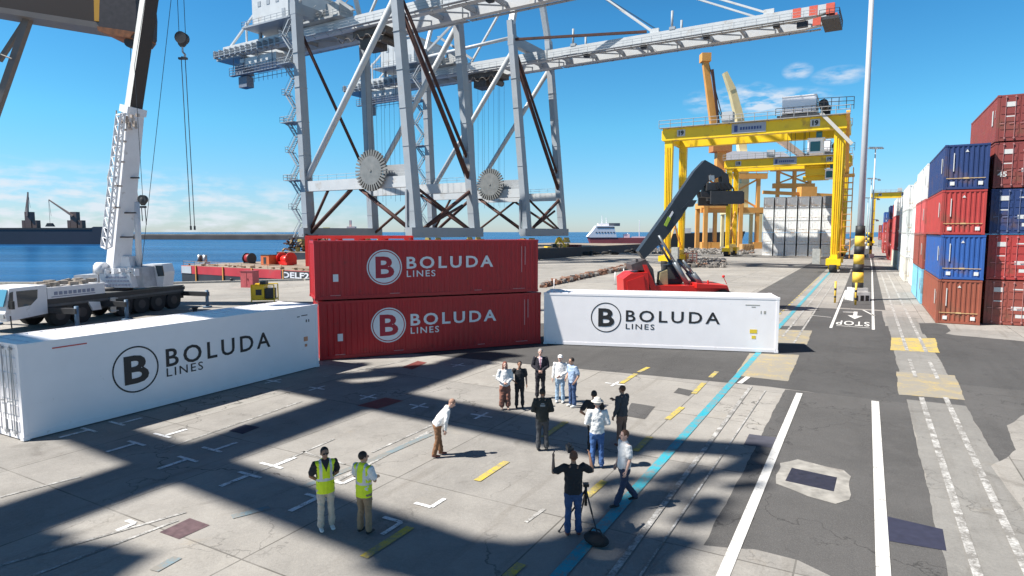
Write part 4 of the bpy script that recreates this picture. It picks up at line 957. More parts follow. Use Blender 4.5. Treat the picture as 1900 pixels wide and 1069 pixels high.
for z in range(3, 15): b.bb(sp + .7, sp + 2.0, 5.2, 7.2, z * 1.0, z * 1.0 + .07)
for x, y in ((sp + .7, 5.2), (sp + 2, 5.2), (sp + .7, 7.2), (sp + 2, 7.2)): b.tube((x, y, 2), (x, y, top - 8.2), .06, 4)
b.build('stairs', M_orange, g1)
b = MB(); b.beam((sp - 2.6, -1.3, top - .4), (sp + 1.8, -1.3, top - 5.4), .35, .5); b.build('stair_flight', mat('stair_grey', (.5, .48, .44), .6), g1)
b = MB(); b.bb(sp - 8.6, sp - 4.2, 2, 6.5, top - 5.2, top - 2.2); b.bb(sp - 9.2, sp - 3.6, 3, 5.5, top - 6.2, top - 5.2); b.tube((sp - 8.8, 2, top - 2.9), (sp - 4.4, 2, top - 2.9), .6, 10); b.build('spreader', M_yel, g2)
for x in (1.2, 23):
    b = MB(); b.bb(x, x + 1.1, -1.7, -.6, 1.3, 3.6); b.build('cable_cabinet', mat('cabinet_grey', (.35, .35, .33), .6, var=.2), g1)

# orange and cream harbour cranes beyond
def far_mast(name, label, px, y0, y1, d, m, lean=0, wd=2.6):
    p = AT(px, 430, d); ztop = AT(px, y1, d).z; t = thing(name, label, 'crane', (p.x, p.y, 0), 0)
    return t, ztop
t, zt = far_mast('harbour_crane', 'tall orange harbour crane tower rising behind the nearest yellow gantry', 1308, 0, 100, 240, M_orange)
w = MB(); zc = 36
w.beam((5.0, 0, 16), (5.0, 0, zc), 3.2, 3.2, w2=3.4, h2=3.4)
for x in (-1.5, 11.5):
    for y in (-5, 5): w.beam((x, y, 0), (x, y, 16.5), 1.4, 1.4)
w.bb(-2.4, 12.4, -5.6, 5.6, 15, 17); w.build('base_tower', M_orange, t)
w = MB(); w.bb(1.5, 8.5, -2.5, 3, zc, zc + 5); w.build('slewing_house', mat('orange_red_house', (.5, .2, .06), .6, var=.2), t)
w = MB(); w.beam((3.2, 0, zc + 4), (-1.8, 0, zt - 2), 2.6, 2.4, w2=2.0, h2=1.8); w.bb(-3.3, .1, -1.8, 1.8, zt - 3.0, zt); w.build('boom', M_orange, t)
w = MB(); w.beam((4.2, -2.2, zc + 4), (.6, -1.6, zt - 6), .9, .5); w.tube((-1, 0, zt - 1), (8.5, 0, zc + 2), .18, 4); w.tube((0, 0, zt - 12), (9.5, 0, zc + 3), .15, 4); w.build('cables', M_rust, t)
t, zt = far_mast('harbour_crane', 'cream curved jib of a harbour crane to the right of the orange tower', 1352, 0, 135, 262, M_cream)
w = MB(); pts = [(5.8, 0, 26), (4.6, 0, 38), (3.0, 0, 52), (-.4, 0, zt - 7), (-3.6, 0, zt)]
ws = [3.2, 3.2, 3.0, 2.6, 1.4]
for i in range(4): w.beam(pts[i], pts[i + 1], 3, ws[i], w2=2.6, h2=ws[i + 1], up=Vector((1, 0, 0)))
w.build('jib', M_cream, t)
w = MB(); w.beam((5, 0, 14), (5, 0, 26), 4, 4)
for x in (-1, 11):
    for y in (-5, 5): w.beam((x, y, 0), (x, y, 14.5), 1.2, 1.2)
w.bb(-2, 12, -5.6, 5.6, 13.5, 15); w.build('pedestal', M_cream, t)
w = MB(); w.prism([(-5, -4, 32), (20, -4, 32), (24, -4, 35.5), (20, -4, 38.2), (-5, -4, 38.8)], (0, 8, 0)); w.build('machinery_house', M_white, t)
w = MB(); w.beam((16, -3, 45), (38, -3, 30), 2.0, 2.6, w2=1.6, h2=1.6); w.beam((4, -3, 49), (16, -3, 45), 1.0, 1.0); w.build('counter_jib', mat('pale_orange', (.72, .52, .38), .6, var=.1), t)
# orange ship-to-shore cranes far behind the white block
def orange_portal(label, pxs, d, ybeam, ytop, parent=None):
    x0_ = AT(pxs[0], 430, d).x; t = thing('portal_crane', label, 'crane', (x0_, d, 0), 0, 'far orange portal cranes')
    zb = AT(pxs[0], ybeam, d).z; ztp = AT(pxs[0], ytop, d).z
    for px in pxs:
        x = AT(px, 430, d).x - x0_
        w = MB(); w.beam((x, 0, 0), (x, 0, ztp), 1.25, 1.25); w.bb(x - 1.6, x + 1.6, -1.6, 1.6, 0, 2.4); w.build('leg', M_orange, t)
    w = MB(); x1 = AT(pxs[-1], 430, d).x - x0_; w.bb(-2, x1 + 2, -.8, .8, zb - 1, zb + 1); w.build('portal_beam', M_orange, t)
    w = MB(); w.beam((0, 0, zb + 1), (x1, 0, ztp), .6, .6); w.beam((x1, .5, zb + 1), (0, .5, ztp), .6, .6); w.build('cross_brace', M_orange, t)
    w = MB(); w.bb(-3, x1 + 3, -1, 1, ztp, ztp + 2); w.rail([(-3, -1, ztp + 2), (x1 + 3, -1, ztp + 2)], 1.2, .12, 4); w.build('top_beam', M_orange, t); return t
orange_portal('far orange portal crane left of the white container block', [1309, 1326, 1404], 236, 390, 332)
orange_portal('far orange portal crane standing behind the white container block', [1440, 1470, 1498], 262, 345, 318)
# distant trees and small items near the legs
p = AT(1494, 430, 246); t = thing('jib_crane', 'small orange lattice jib crane sticking up over the white container block', 'crane', (p.x, p.y, 0))
w = MB(); w.beam((0, 0, 0), (0, 0, 19), 2.2, 2.2, w2=2.8, h2=2.8); w.build('tower', M_orange, t)
w = MB(); w.beam((-17, 0, 21.5), (14, 0, 20), .9, 1.3); w.bb(-3, 3, -2, 2, 18.5, 23.5); w.bb(10, 13, -1, 1, 18.5, 20); w.build('jib', M_orange, t)

# ------------------------------------------------------------------ light poles
def light_pole(label, base, h, r, group='tall light poles beside the road'):
    t = thing('light_pole', label, 'light pole', base, 0, group)
    w = MB(); w.tube((0, 0, 0), (0, 0, h), r, 20, 0, r * .55); w.build('pole', mat('light_grey_pole', (.50, .51, .53), .5, .1, var=.06, scale=.6), t)
    w = MB()
    w.bb(-1.6, 1.6, -.12, .12, h - .2, h + .05); w.build('crossarm', M_steel, t)
    for i in (-1.4, -.5, .5, 1.4):
        w = MB(); w.bb(i - .28, i + .28, -.5, .25, h - .45, h - .2); w.build('floodlight', M_steel, t)
    return t
lp0 = G(1590, 557); t = light_pole('tall light pole with black and yellow bands at its foot', (lp0.x, lp0.y, 0), 34, .31)
yy = [419, 438, 457, 472, 490, 505, 524, 538]
for i in range(7):
    za, zb = AT(1590, yy[i], lp0.y).z, AT(1590, yy[i + 1], lp0.y).z
    w = MB(); rr = .39 + .012 * i; w.tube((0, 0, zb), (0, 0, za), rr + .01, 24, 0, rr); w.build('black_band' if i % 2 == 0 else 'yellow_band', mat('band_black', (.02, .02, .02), .6) if i % 2 == 0 else mat('band_yellow', (.78, .52, .06), .6, var=.08), t)
w = MB(); w.bb(-.75, .75, -.75, .75, 0, .8); w.bb(-.62, .62, -.62, .62, .8, 1.15); w.build('plinth', mat('white_plinth', (.66, .65, .62), .8, var=.15, scale=3), t)
w = MB()
for x in (-.5, .05, .5): w.bb(x - .16, x + .16, -.765, -.75, 0, .5)
w.build('plinth_stripes', M_black, t)
for px, py, lab in ((1549, 562, 'thin yellow and black guard post left of the striped light pole'), (1587, 566, 'thin yellow guard post in front of the striped light pole')):
    p = G(px, py); t = thing('guard_post', lab, 'bollard', p, 0, 'yellow guard posts')
    w = MB(); w.tube((0, 0, 0), (0, 0, 1.9), .085, 10); w.build('post', mat('guard_yellow', (.72, .48, .06), .6, var=.15, scale=5), t)
    w = MB(); w.tube((0, 0, .45), (0, 0, .62), .09, 10); w.tube((0, 0, 1.1), (0, 0, 1.3), .09, 10); w.build('black_band', M_black, t)
for px, d, h, lab in ((1617, 150, 26, 'second light pole down the road with crossarm lamps'), (1612.5, 235, 26, 'third light pole down the road, in line behind the second'), (1608, 330, 24, 'farthest thin light pole down the road')):
    p = AT(px, 430, d); light_pole(lab, (p.x, p.y, 0), h, .24)
    t = [o for o in COL.objects if o.get('label') == lab][0]
    for i in range(5):
        w = MB(); w.tube((0, 0, 1 + i * 1.0), (0, 0, 2 + i * 1.0), .3, 12); w.build('black_band' if i % 2 else 'yellow_band', MATS['band_black'] if i % 2 else MATS['band_yellow'], t)
    w = MB(); w.bb(-.6, .6, -.6, .6, 0, 1); w.build('plinth', MATS['white_plinth'], t)
    for z in (9, 14, 18.5):
        w = MB(); w.bb(0, 1.3, -.1, .1, z, z + .15); w.bb(1.0, 1.5, -.2, .2, z - .3, z); w.build('bracket', M_steel, t)

# ------------------------------------------------------------------ reach stacker behind the white container
RD = 50.0; rs0 = AT(1150, 540, RD); rs = thing('reach_stacker', 'red reach stacker with raised dark grey boom behind the sunlit white container', 'reach stacker', (rs0.x, RD, 0))
def F(px, py, y=0.0): p = AT(px, py, RD); return Vector((p.x - rs0.x, y, p.z))
def FP(mb, pix, y0, y1, mi=0): mb.prism([F(a, c, y0) for a, c in pix], (0, y1 - y0, 0), mi)
w = MB(); FP(w, [(1150, 515), (1164, 505), (1194, 503), (1198, 556), (1152, 556)], -1.6, 1.6)
FP(w, [(1156, 519), (1186, 509), (1190, 536), (1158, 540)], -1.66, -1.6)
w.build('counterweight', M_red, rs)
w = MB(); FP(w, [(1205, 527), (1340, 529), (1344, 540), (1344, 556), (1200, 556)], -1.3, 1.3)
for y in (-1.45, 1.25): FP(w, [(1186, 490), (1193, 490), (1216, 545), (1204, 545)], y, y + .2)
FP(w, [(1280, 523), (1335, 526), (1335, 531), (1280, 531)], -1.9, 1.9)
w.build('chassis', M_red, rs)
w = MB(); FP(w, [(1166, 490), (1192, 480), (1206, 498), (1210, 527), (1198, 527), (1196, 500), (1168, 500)], -1.2, 1.2); FP(w, [(1176, 480), (1180, 480), (1180, 500), (1176, 500)], -.9, -.7); w.build('engine_cover', mat('engine_dark', (.07, .06, .06), .6, var=.3), rs)
w = MB(); FP(w, [(1236, 493), (1262, 490), (1268, 527), (1236, 527)], .2, 1.7); cabo = w.build('cab', M_dark, rs)
w = MB(); FP(w, [(1239, 496), (1259, 494), (1263, 518), (1239, 518)], .16, .2); w.build('cab_window', M_glass, cabo)
w = MB(); FP(w, [(1222, 505), (1235, 500), (1236, 527), (1220, 527)], -.6, .4); w.build('fuel_tank', mat('tan_tank', (.36, .30, .16), .6, var=.2), rs)
M_boom = mat('dark_grey_boom', (.028, .034, .045), .4, var=.15, scale=1)
w = MB(); FP(w, [(1182, 466), (1193, 480), (1232, 441), (1263, 400), (1246, 376), (1228, 402)], -.62, .62)
w.build('outer_boom', M_boom, rs)
w = MB(); FP(w, [(1246, 376), (1263, 400), (1286, 366), (1311, 338), (1337, 327), (1344, 324), (1336, 315), (1305, 298), (1286, 318)], -.46, .46)
FP(w, [(1262, 388), (1276, 372), (1290, 372), (1283, 384), (1272, 384)], -.5, .5); w.build('inner_boom', M_boom, rs)
w = MB(); FP(w, [(1232, 412), (1244, 392), (1246, 395), (1234, 415)], -.66, -.62); w.build('white_mark', M_logo_white, rs)
w = MB(); FP(w, [(1228, 418), (1236, 402), (1241, 405), (1233, 421)], -.68, -.64); w.build('green_mark', mat('lime_mark', (.35, .5, .05), .6), rs)
for (p, q) in (((1218, 437), (1270, 525)), ((1262, 482), (1296, 526))):
    for y in (-.8, .8):
        w = MB(); w.tube(F(*p, y), F(*q, y).lerp(F(*p, y), .45), .10, 10); w.tube(F(*q, y).lerp(F(*p, y), .45), F(*q, y), .2, 10); w.build('lift_cylinder', mat('cylinder_grey', (.2, .22, .24), .35, .5), rs)
w = MB(); FP(w, [(1335, 318), (1348, 325), (1350, 345), (1338, 348)], -.5, .5); FP(w, [(1307, 341), (1346, 338), (1352, 353), (1306, 355)], -.8, .8); w.tube(F(1318, 330, -.6), F(1318, 330, .6), .25, 12); hd = w.build('rotator', M_dark, rs)
w = MB(); FP(w, [(1311, 327), (1320, 327), (1321, 336), (1312, 336)], -.7, -.5); w.build('light_plate', M_steel, hd)
w = MB(); FP(w, [(1296, 356), (1374, 358), (1374, 372), (1298, 366)], -.6, .6)
a, c = F(1335, 364), F(1335, 372)
w.bb(a.x - .6, a.x + .6, -1.6, 1.6, c.z, a.z + .25)
for y in (-1.6, 1.6): w.bb(a.x - 1.2, a.x + 1.2, y - .12, y + .12, c.z - .35, a.z + .3)
FP(w, [(1366, 357), (1375, 357), (1375, 378), (1369, 378)], -.7, .7); FP(w, [(1322, 366), (1330, 366), (1327, 380), (1320, 380)], -.7, -.5); w.build('spreader', M_dark, rs)
w = MB()
for i in range(4): w.path([F(1322 + i * 8, 342, -.85), F(1326 + i * 9, 352, -.95), F(1330 + i * 8, 362, -.85)], .06, 5)
w.build('hoses', M_black, rs)
for x, r in ((F(1330, 540).x, .88), (F(1178, 540).x, .8)):
    for y in (-1.75, 1.15):
        w = MB(); w.tube((x, y, r), (x, y + .65, r), r, 24); ty = w.build('tyre', M_rubber, rs)
        w = MB(); w.tube((x, y - .02, r), (x, y + .67, r), r * .5, 16); w.build('rim', M_red, ty)
w = MB(); w.path([F(1339, 525, -1.2), F(1333, 512, -1.2)], .03, 5); w.ball(F(1333, 511, -1.2), .12, 5); w.path([F(1305, 525, -1.2), F(1305, 518, -1.2)], .06, 5); w.build('mirror', M_red, rs)

# ------------------------------------------------------------------ mobile crane on the left
Dv = Vector((.25, .97, 0)).normalized(); mc0 = Vector((-32.1, 38.3, 0)); mrz = math.atan2(Dv.y, Dv.x)
mc = thing('mobile_crane', 'white telescopic mobile crane truck with its boom raised, outriggers out, by the water', 'crane', mc0, mrz)
M_mc = mat('mobile_crane_white', (.70, .71, .74), .45, var=.05, scale=1.2, dirt=(.4, .38, .36), dirt_amt=.25)
Minv = Matrix.Rotation(-mrz, 3, 'Z')
def ML(px, py, d): return Minv @ (AT(px, py, d) - mc0)
w = MB(); Y0, Y1 = -1.4, 1.4
w.prism([(.35, Y0, 2.75), (2.7, Y0, 2.8), (2.7, Y0, .95), (.1, Y0, .75), (.0, Y0, 1.25), (.12, Y0, 1.6)], (0, Y1 - Y0, 0)); cb = w.build('carrier_cab', M_mc, mc)
w = MB(); w.prism([(.02, -1.3, 1.66), (.33, -1.3, 2.66), (.33, 1.3, 2.66), (.02, 1.3, 1.66)], (-.05, 0, .02)); w.build('windscreen', mat('blue_windscreen', (.10, .30, .42), .12, spec=.8), cb)
w = MB(); w.prism([(.75, -1.42, 2.55), (2.1, -1.42, 2.55), (2.05, -1.42, 2.0), (1.6, -1.42, 1.6), (.8, -1.42, 1.55)], (0, .03, 0)); w.prism([(.35, -1.425, 2.5), (.55, -1.425, 2.55), (.5, -1.425, 1.6), (.2, -1.425, 1.62)], (0, .03, 0)); w.build('side_window', M_glass, cb)
w = MB(); w.bb(-.04, .1, -1.3, -.8, .95, 1.2); w.bb(-.04, .1, .8, 1.3, .95, 1.2); w.build('headlight', M_steel, cb)
w = MB(); w.tube((.2, -1.55, 1.1), (.2, -1.6, .3), .04, 5); w.bb(.2, .35, -1.75, -1.45, 1.5, 2.0); w.build('mirror', M_black, cb)
w = MB(); w.bb(.1, 14.6, -1.2, 1.2, .75, 1.45); w.bb(2.72, 7.05, -1.42, 1.42, 1.3, 1.85); w.bb(2.7, 14.9, -1.1, 1.1, 1.45, 1.7); w.build('chassis', M_dark, mc)
w = MB(); w.bb(2.75, 7.0, -1.4, 1.4, 1.86, 2.6); w.build('deck', M_mc, mc)
w = MB(); w.bb(7.0, 14.3, -1.42, 1.42, 1.2, 1.78); w.build('rear_deck', M_dark, mc)
w = MB(); w.bb(3.0, 6.2, -1.425, -1.40, 1.95, 2.0); 
for i in range(9): w.bb(3.2 + i * .34, 3.42 + i * .34, -1.43, -1.40, 2.08, 2.3)
w.build('faint_lettering', mat('faint_blue_grey', (.22, .25, .34), .6), mc)
w = MB(); w.bb(7.0, 14.4, -1.46, 1.46, 1.78, 1.86); w.bb(2.7, 14.4, -1.45, -1.38, 1.36, 1.5); w.build('deck_plate', mat('deck_grey', (.09, .095, .10), .6, var=.2), mc)
for x in (3.6, 5.2, 8.6, 10.2, 11.8, 13.4):
    for y in (-1.35, .85):
        w = MB(); w.tube((x, y, .72), (x, y + .5, .72), .72, 22); ty = w.build('tyre', M_rubber, mc)
        w = MB(); w.tube((x, y - .02, .72), (x, y + .52, .72), .34, 14); w.build('rim', mat('dull_rim', (.05, .05, .055), .5, .3), ty)
w = MB()
for i in range(12): w.box((3 + (i % 6) * .7, -.8 + (i // 6) * 1.2, 2.7 + (i % 3) * .06), (.5, .5, .25), i * .4)
w.tube((3.2, -.9, 2.75), (5.8, .3, 2.9), .1, 6); w.build('deck_gear', mat('dull_gear', (.28, .24, .2), .7, var=.4, scale=4), mc)
for x, yl in ((2.9, -3.6), (6.9, -3.4), (14.6, -3.6)):
    for ya, yb in ((yl, yl + 2.6), (1.0, 3.4)):
        w = MB(); w.bb(x - .18, x + .18, ya, yb, .95, 1.3); w.build('outrigger_beam', M_dark, mc)
    for y in (yl + .1, 3.3):
        w = MB(); w.tube((x, y, .12), (x, y, 1.45), .13, 10); w.tube((x, y, 0.0), (x, y, .12), .35, 14); w.build('outrigger_foot', mat('blue_steel', (.06, .12, .2), .5, var=.2), mc)
w = MB(); w.bb(7.3, 7.75, -1.5, -1.42, .4, 1.5)
for z in (.5, .8, 1.1, 1.4): w.bb(7.2, 7.85, -1.62, -1.42, z, z + .06)
w.build('ladder', M_steel, mc)
w = MB(); w.prism([(5.6, -1.46, 1.4), (6.5, -1.46, 1.3), (6.6, -1.46, .75), (5.9, -1.46, .75)], (0, .3, 0)); w.build('side_tank', M_mc, mc)
# superstructure, built in its own turned frame as parts placed by measured points
def MP(mb, pix, d, th, mi=0):
    mb.prism([ML(a, c, d) for a, c in pix], Minv @ Vector((0, th, 0)), mi)
w = MB(); w.tube((9.2, 0, 1.8), (9.2, 0, 2.15), 1.15, 24); w.build('turntable', M_dark, mc)
w = MB(); MP(w, [(184, 508), (240, 508), (246, 534), (186, 534)], 46.2, 2.6); cw = w.build('counterweight', M_mc, mc)
w = MB()
for r_, xs in ((513, (196, 203, 210, 216, 223, 229)), (520, (197, 203, 209, 216, 222, 228, 234)), (527, (194, 200, 206, 212, 218, 224, 230, 236))):
    for x in xs: MP(w, [(x, r_), (x + 4.4, r_), (x + 4.4, r_ + 3.4), (x, r_ + 3.4)], 46.15, .05)
w.build('faint_lettering', MATS['faint_blue_grey'], cw)
w = MB(); MP(w, [(172, 492), (200, 490), (262, 496), (268, 534), (240, 534), (238, 508), (172, 508)], 46.9, 2.0); MP(w, [(137, 511), (182, 509), (182, 532), (137, 532)], 46.8, 2.0); w.build('superstructure', mat('mc_grey', (.42, .43, .46), .5, var=.15), mc)
w = MB()
for i in range(16): w.box(ML(184 + i * 4.6, 499 + (i * 5 % 4) * 2.2, 46.3 + (i % 3) * .2), (.22 + .1 * (i % 3), .3, .16 + .12 * (i % 4)), i * .5)
w.tube(ML(180, 498, 46.5), ML(196, 498, 46.5), .45, 12); w.build('winch', M_mc, mc)
w = MB(); MP(w, [(262, 491), (300, 490), (305, 505), (302, 531), (264, 532)], 48.6, 1.5); oc = w.build('operator_cab', M_mc, mc)
w = MB(); MP(w, [(268, 495), (284, 494), (284, 513), (272, 513)], 48.55, .05); MP(w, [(288, 493), (301, 493), (304, 512), (293, 513)], 48.5, .08); w.build('cab_window', M_glass, oc)
P0 = AT(219, 497, 47.3); P1 = AT(246, 212, 46.6); P2 = AT(277, 0, 46.0); dirb = (P2 - P1).normalized(); tip = P1 + dirb * 25.5
w = MB(); w.prism([ML(201, 496, 46.8), ML(208, 476, 46.8), ML(238, 476, 46.8), ML(244, 500, 46.8)], Minv @ Vector((0, 1.2, 0))); w.build('boom_foot', M_mc, mc)
def mbeam(p, q, wd, hh, name, m, w2=None, h2=None, two=None):
    w = MB(); w.beam(Minv @ (p - mc0), Minv @ (q - mc0), wd, hh, up=Minv @ Vector((.6, .8, 0)), w2=w2, h2=h2)
    if two: w.m = [0, 0] + [k_ for k_ in two]
    return w.build(name, m, mc)
TWO = (0, 1, 0, 1)  # shade put into the colour: boom faces turned from the sun are darker
mbeam(P0, P1, 1.25, 1.2, 'boom_base', M_mc, 1.15, 1.1)
mbeam(P1, P1 + dirb * .5, 1.35, 1.3, 'boom_collar', M_mc)
mbeam(P1 + dirb * .5, P1 + dirb * 13, .88, .85, 'telescopic_section', [mat('boom_cream', (.62, .62, .60), .5, var=.06), mat('boom_shaded_side', (.045, .035, .03), .6)], two=TWO); mbeam(P1 + dirb * 13, tip, .74, .74, 'telescopic_section', [MATS['boom_cream'], MATS['boom_shaded_side']], two=TWO)
mbeam(tip - dirb * .6, tip + dirb * .9, 1.2, 1.5, 'boom_head', M_mc)
w = MB(); w.tube(ML(259, 502, 47.6), ML(253, 375, 47.2), .22, 12); w.tube(ML(253, 375, 47.2), ML(248, 330, 47.0), .15, 10); w.build('luffing_cylinder', M_mc, mc)
w = MB()
for y in (330, 395, 440): w.beam(ML(219 + (490 - y) * .095 - 22, y, 46.6), ML(219 + (490 - y) * .095 + 24, y, 46.6), .14, .1); 
w.build('boom_clamps', M_dark, mc)
w = MB(); bot, topj = [ML(188, 458, 46.0), ML(207, 458, 46.0), ML(197, 462, 45.2)], [ML(216, 214, 45.2), ML(232, 210, 45.2), ML(224, 212, 44.4)]
for i in range(3): w.tube(bot[i], topj[i], .075, 6); w.tube(bot[i], bot[(i + 1) % 3], .06, 5); w.tube(topj[i], topj[(i + 1) % 3], .06, 5)
N = 13
for i in range(N):
    for j in range(3):
        w.tube(bot[j].lerp(topj[j], i / N), bot[(j + 1) % 3].lerp(topj[(j + 1) % 3], (i + 1) / N), .04, 5); w.tube(bot[j].lerp(topj[j], i / N), bot[(j + 1) % 3].lerp(topj[(j + 1) % 3], i / N), .03, 5)
w.build('folded_lattice_jib', M_mc, mc)
w = MB(); hb, ht = ML(200, 430, 46.0), ML(212, 280, 45.8)
w.path([ML(205, 400, 45.9), ML(200, 330, 45.8), ML(216, 262, 45.8), ML(216, 205, 45.8)], .05, 5)
for i in range(14): w.box(ML(220 + i * 2.7, 213 + (i * 7) % 30, 45.6), (.16 + .05 * (i % 3), .2, .12 + .09 * (i % 4)), i * .7)
for yy_ in (225, 262, 300, 345, 385): w.box(ML(219 + (490 - yy_) * .095 - 14, yy_, 45.7), (.5, .3, .12))
w.build('jib_gear', mat('gear_mix', (.45, .38, .33), .6, var=.5, scale=3), mc)
w = MB(); w.tube(ML(262, 500, 47.5), Minv @ (tip + Vector((.8, 0, 0)) - mc0), .025, 4); w.build('hoist_rope', M_dark, mc)
# main hook with slings, hanging from the boom head
hk = AT(338, 75, 46.0)
t = thing('hook_block', 'dark crane hook block with two long slings hanging over the water', 'hook', (hk.x, hk.y, 0))
w = MB(); z = hk.z
w.ball((0, 0, z), (.36, .22, .5), 7); w.tube((0, -.25, z + .15), (0, .25, z + .15), .42, 14); w.build('block', M_dark, t)
w = MB(); w.path([(0, 0, z - .45), (0, 0, z - .8), (.18, 0, z - 1.0), (.1, 0, z - 1.2), (-.1, 0, z - 1.15)], .07, 6); w.build('hook', M_steel, t)
w = MB(); w.bb(-.3, .3, -.1, .1, z - 1.32, z - 1.18); w.build('shackle', M_dark, t)
zz = AT(358, 423, 46).z
for x in (-.12, .16):
    w = MB(); w.tube((x, 0, z - 1.3), (x + .14, 0, zz), .028, 5); w.bb(x + .09, x + .19, -.05, .05, zz - .15, zz + .15); w.build('sling', M_dark, t)
w = MB(); w.tube((-.2, 0, z + .4), (-.22, 0, tip.z), .022, 4); w.tube((.25, 0, z + .4), (.23, 0, tip.z), .022, 4); w.build('hoist_rope', M_dark, t)
hk = AT(265, 370, 44.0); t = thing('hook_block', 'small dark hook with short chains hanging beside the boom foot', 'hook', (hk.x, hk.y, 0)); z = hk.z
w = MB(); w.tube((0, -.15, z), (0, .15, z), .3, 14); w.ball((0, 0, z - .1), (.26, .2, .36), 6); w.bb(-.2, .2, -.06, .06, z - .6, z - .45); w.build('block', M_dark, t)
w = MB(); w.tube((-.12, 0, z - .5), (-.1, 0, z - 1.5), .03, 5); w.tube((.12, 0, z - .5), (.16, 0, z - 1.75), .03, 5); w.build('chain', M_dark, t)
w = MB(); q = Vector((tip.x - hk.x, tip.y - hk.y, tip.z)); w.tube((0, 0, z), (-.1, 0, z + 9), .02, 4); w.tube((-.1, 0, z + 9), q, .02, 4); w.build('hoist_rope', M_dark, t)

# ------------------------------------------------------------------ crane standing over the camera's left: only its arm end shows, its frame shades the meeting place
OV = mat('overhead_crane_paint', (.20, .11, .07), .6, var=.2, scale=.6)
M_ovgrey = mat('overhead_crane_grey', (.13, .115, .11), .5, var=.1, scale=.5)
ZF = 33.0; hsh = ZF / math.tan(R(SUN_EL)); OFF = SUN_H * hsh + Vector((0, 0, ZF))
fr = thing('overhead_crane', 'huge steel crane frame beyond the top left corner that shades the ground', 'crane', (-34, 12, 0))
def fl(p): return Vector(p) - Vector((-34, 12, 0))
def sbeam(p, q, wd, name='frame_beam', m=None, hh=1.6, z=None):
    w = MB(); o_ = SUN_H * ((z or ZF) / math.tan(R(SUN_EL))) + Vector((0, 0, z or ZF)); P = fl(Vector((p[0], p[1], 0)) + o_); Q = fl(Vector((q[0], q[1], 0)) + o_)
    w.beam(P, Q, wd, hh); w.build(name, m or OV, fr); return P, Q
n1 = Vector((.889, -.456)); d1 = Vector((.456, .889)); n2 = Vector((.54, .84)); d2 = Vector((.84, -.54))
c1 = n1 * -15.55; c2 = n2 * 9.1; c3 = n2 * 16.75
A1, A2 = sbeam(c1 + d1 * 0, c1 + d1 * 28, 1.5)
B1_, B2_ = sbeam(c2 + d2 * -26, c2 + d2 * -3, 1.05)
C1_, C2_ = sbeam(c3 + d2 * -26, c3 + d2 * -6.5, 1.75)
sbeam(Vector((2.6, 18.3)), Vector((6.8, 17.5)), .9)
for p in (A1, B1_, C1_):
    w = MB(); w.beam(Vector((p.x, p.y, 0)), Vector((p.x, p.y, ZF)) + Vector((0, 0, -.4)), 1.1, 1.1, up=Vector((0, 1, 0))); w.build('frame_leg', OV, fr)
# unseen boxes added to cast the ragged shadow at the lower left
w = MB()
for sx, sy, lx, ly in ((-11.6, 10.2, 3.6, 3.4), (-9.3, 10.0, 2.6, 2.8), (-8.2, 10.6, 1.3, 2.4), (-10.3, 12.0, 1.6, 1.2), (-8.6, 11.6, 1.0, .9)):
    p = fl(Vector((sx, sy, 0)) + OFF); w.box(p + Vector((0, 0, -.3)), (lx, ly, 2.0), -.2)
w.build('ragged_shade_boxes', OV, fr)
# unseen arm, boxes and bars added to cast the soft broken shadow lower right
ZH = 38.0; OH = SUN_H * (ZH / math.tan(R(SUN_EL))) + Vector((0, 0, ZH))
w = MB(); rnd = random.Random(11)
def hb_(sx, sy, lx, ly, lz=1.2, r=0): w.box(fl(Vector((sx, sy, 0)) + OH) + Vector((0, 0, rnd.uniform(-1, 1))), (lx, ly, lz), r)
for px, py, lx, ly, r_ in ((860, 1050, 3.2, 1.2, -.5), (960, 1040, 2.2, 1.1, -.3), (1060, 1062, 2.4, 1.0, .1), (780, 1000, 1.6, .7, -.5), (1150, 1060, 1.6, 1.0, .3), (930, 1085, 5, 1.0, -.4),
                            (1030, 1010, .9, .5, .4), (1120, 1000, .9, .7, .6), (1200, 1020, 1.0, .9, .8), (1130, 940, .9, .45, .9), (1180, 960, .8, .6, .4), (1230, 920, 1.0, .6, .8), (1190, 890, .9, .5, .6),
                            (1260, 965, .8, .6, .5), (1290, 935, .7, .5, .9), (1300, 885, .9, .5, .3), (1345, 872, 1.0, .55, .6), (1330, 905, .6, .5, .2), (1250, 880, .8, .35, .2), (1235, 1010, .6, .7, .9), (1345, 832, 1.1, .4, -.2),
                            (1275, 1000, .5, .5, .3), (1390, 850, .6, .35, .5), (1220, 1060, .7, .6, .2)):
    g_ = G(px, py); hb_(g_.x, g_.y, lx, ly, .8, r_)
w.build('shade_caster_boxes', OV, fr)
w = MB()
for i in range(26):
    t_ = rnd.random(); a = G(900 + 420 * t_, 1060 - 190 * t_ + rnd.uniform(-15, 15)); a = fl(a + OH); e = Vector((rnd.uniform(-1, 1), rnd.uniform(-1, 1), rnd.uniform(-.3, .3))).normalized() * rnd.uniform(.6, 1.5); w.beam(a, a + e, .18, .18)
P = fl(Vector((-3, 8, 0)) + OH); w.beam(fl((-44, -6, ZH)), P, 1.6, 2.2); w.beam(P, fl(G(1380, 850) + OH), .3, .3); w.beam(P + Vector((1.4, -1, 0)), fl(G(1290, 1000) + OH), .3, .3)
w.build('upper_arm', OV, fr)
w = MB(); w.beam(fl((-44, -6, 0)), fl((-44, -6, ZH)), 2.2, 2.2); w.build('mast', OV, fr)
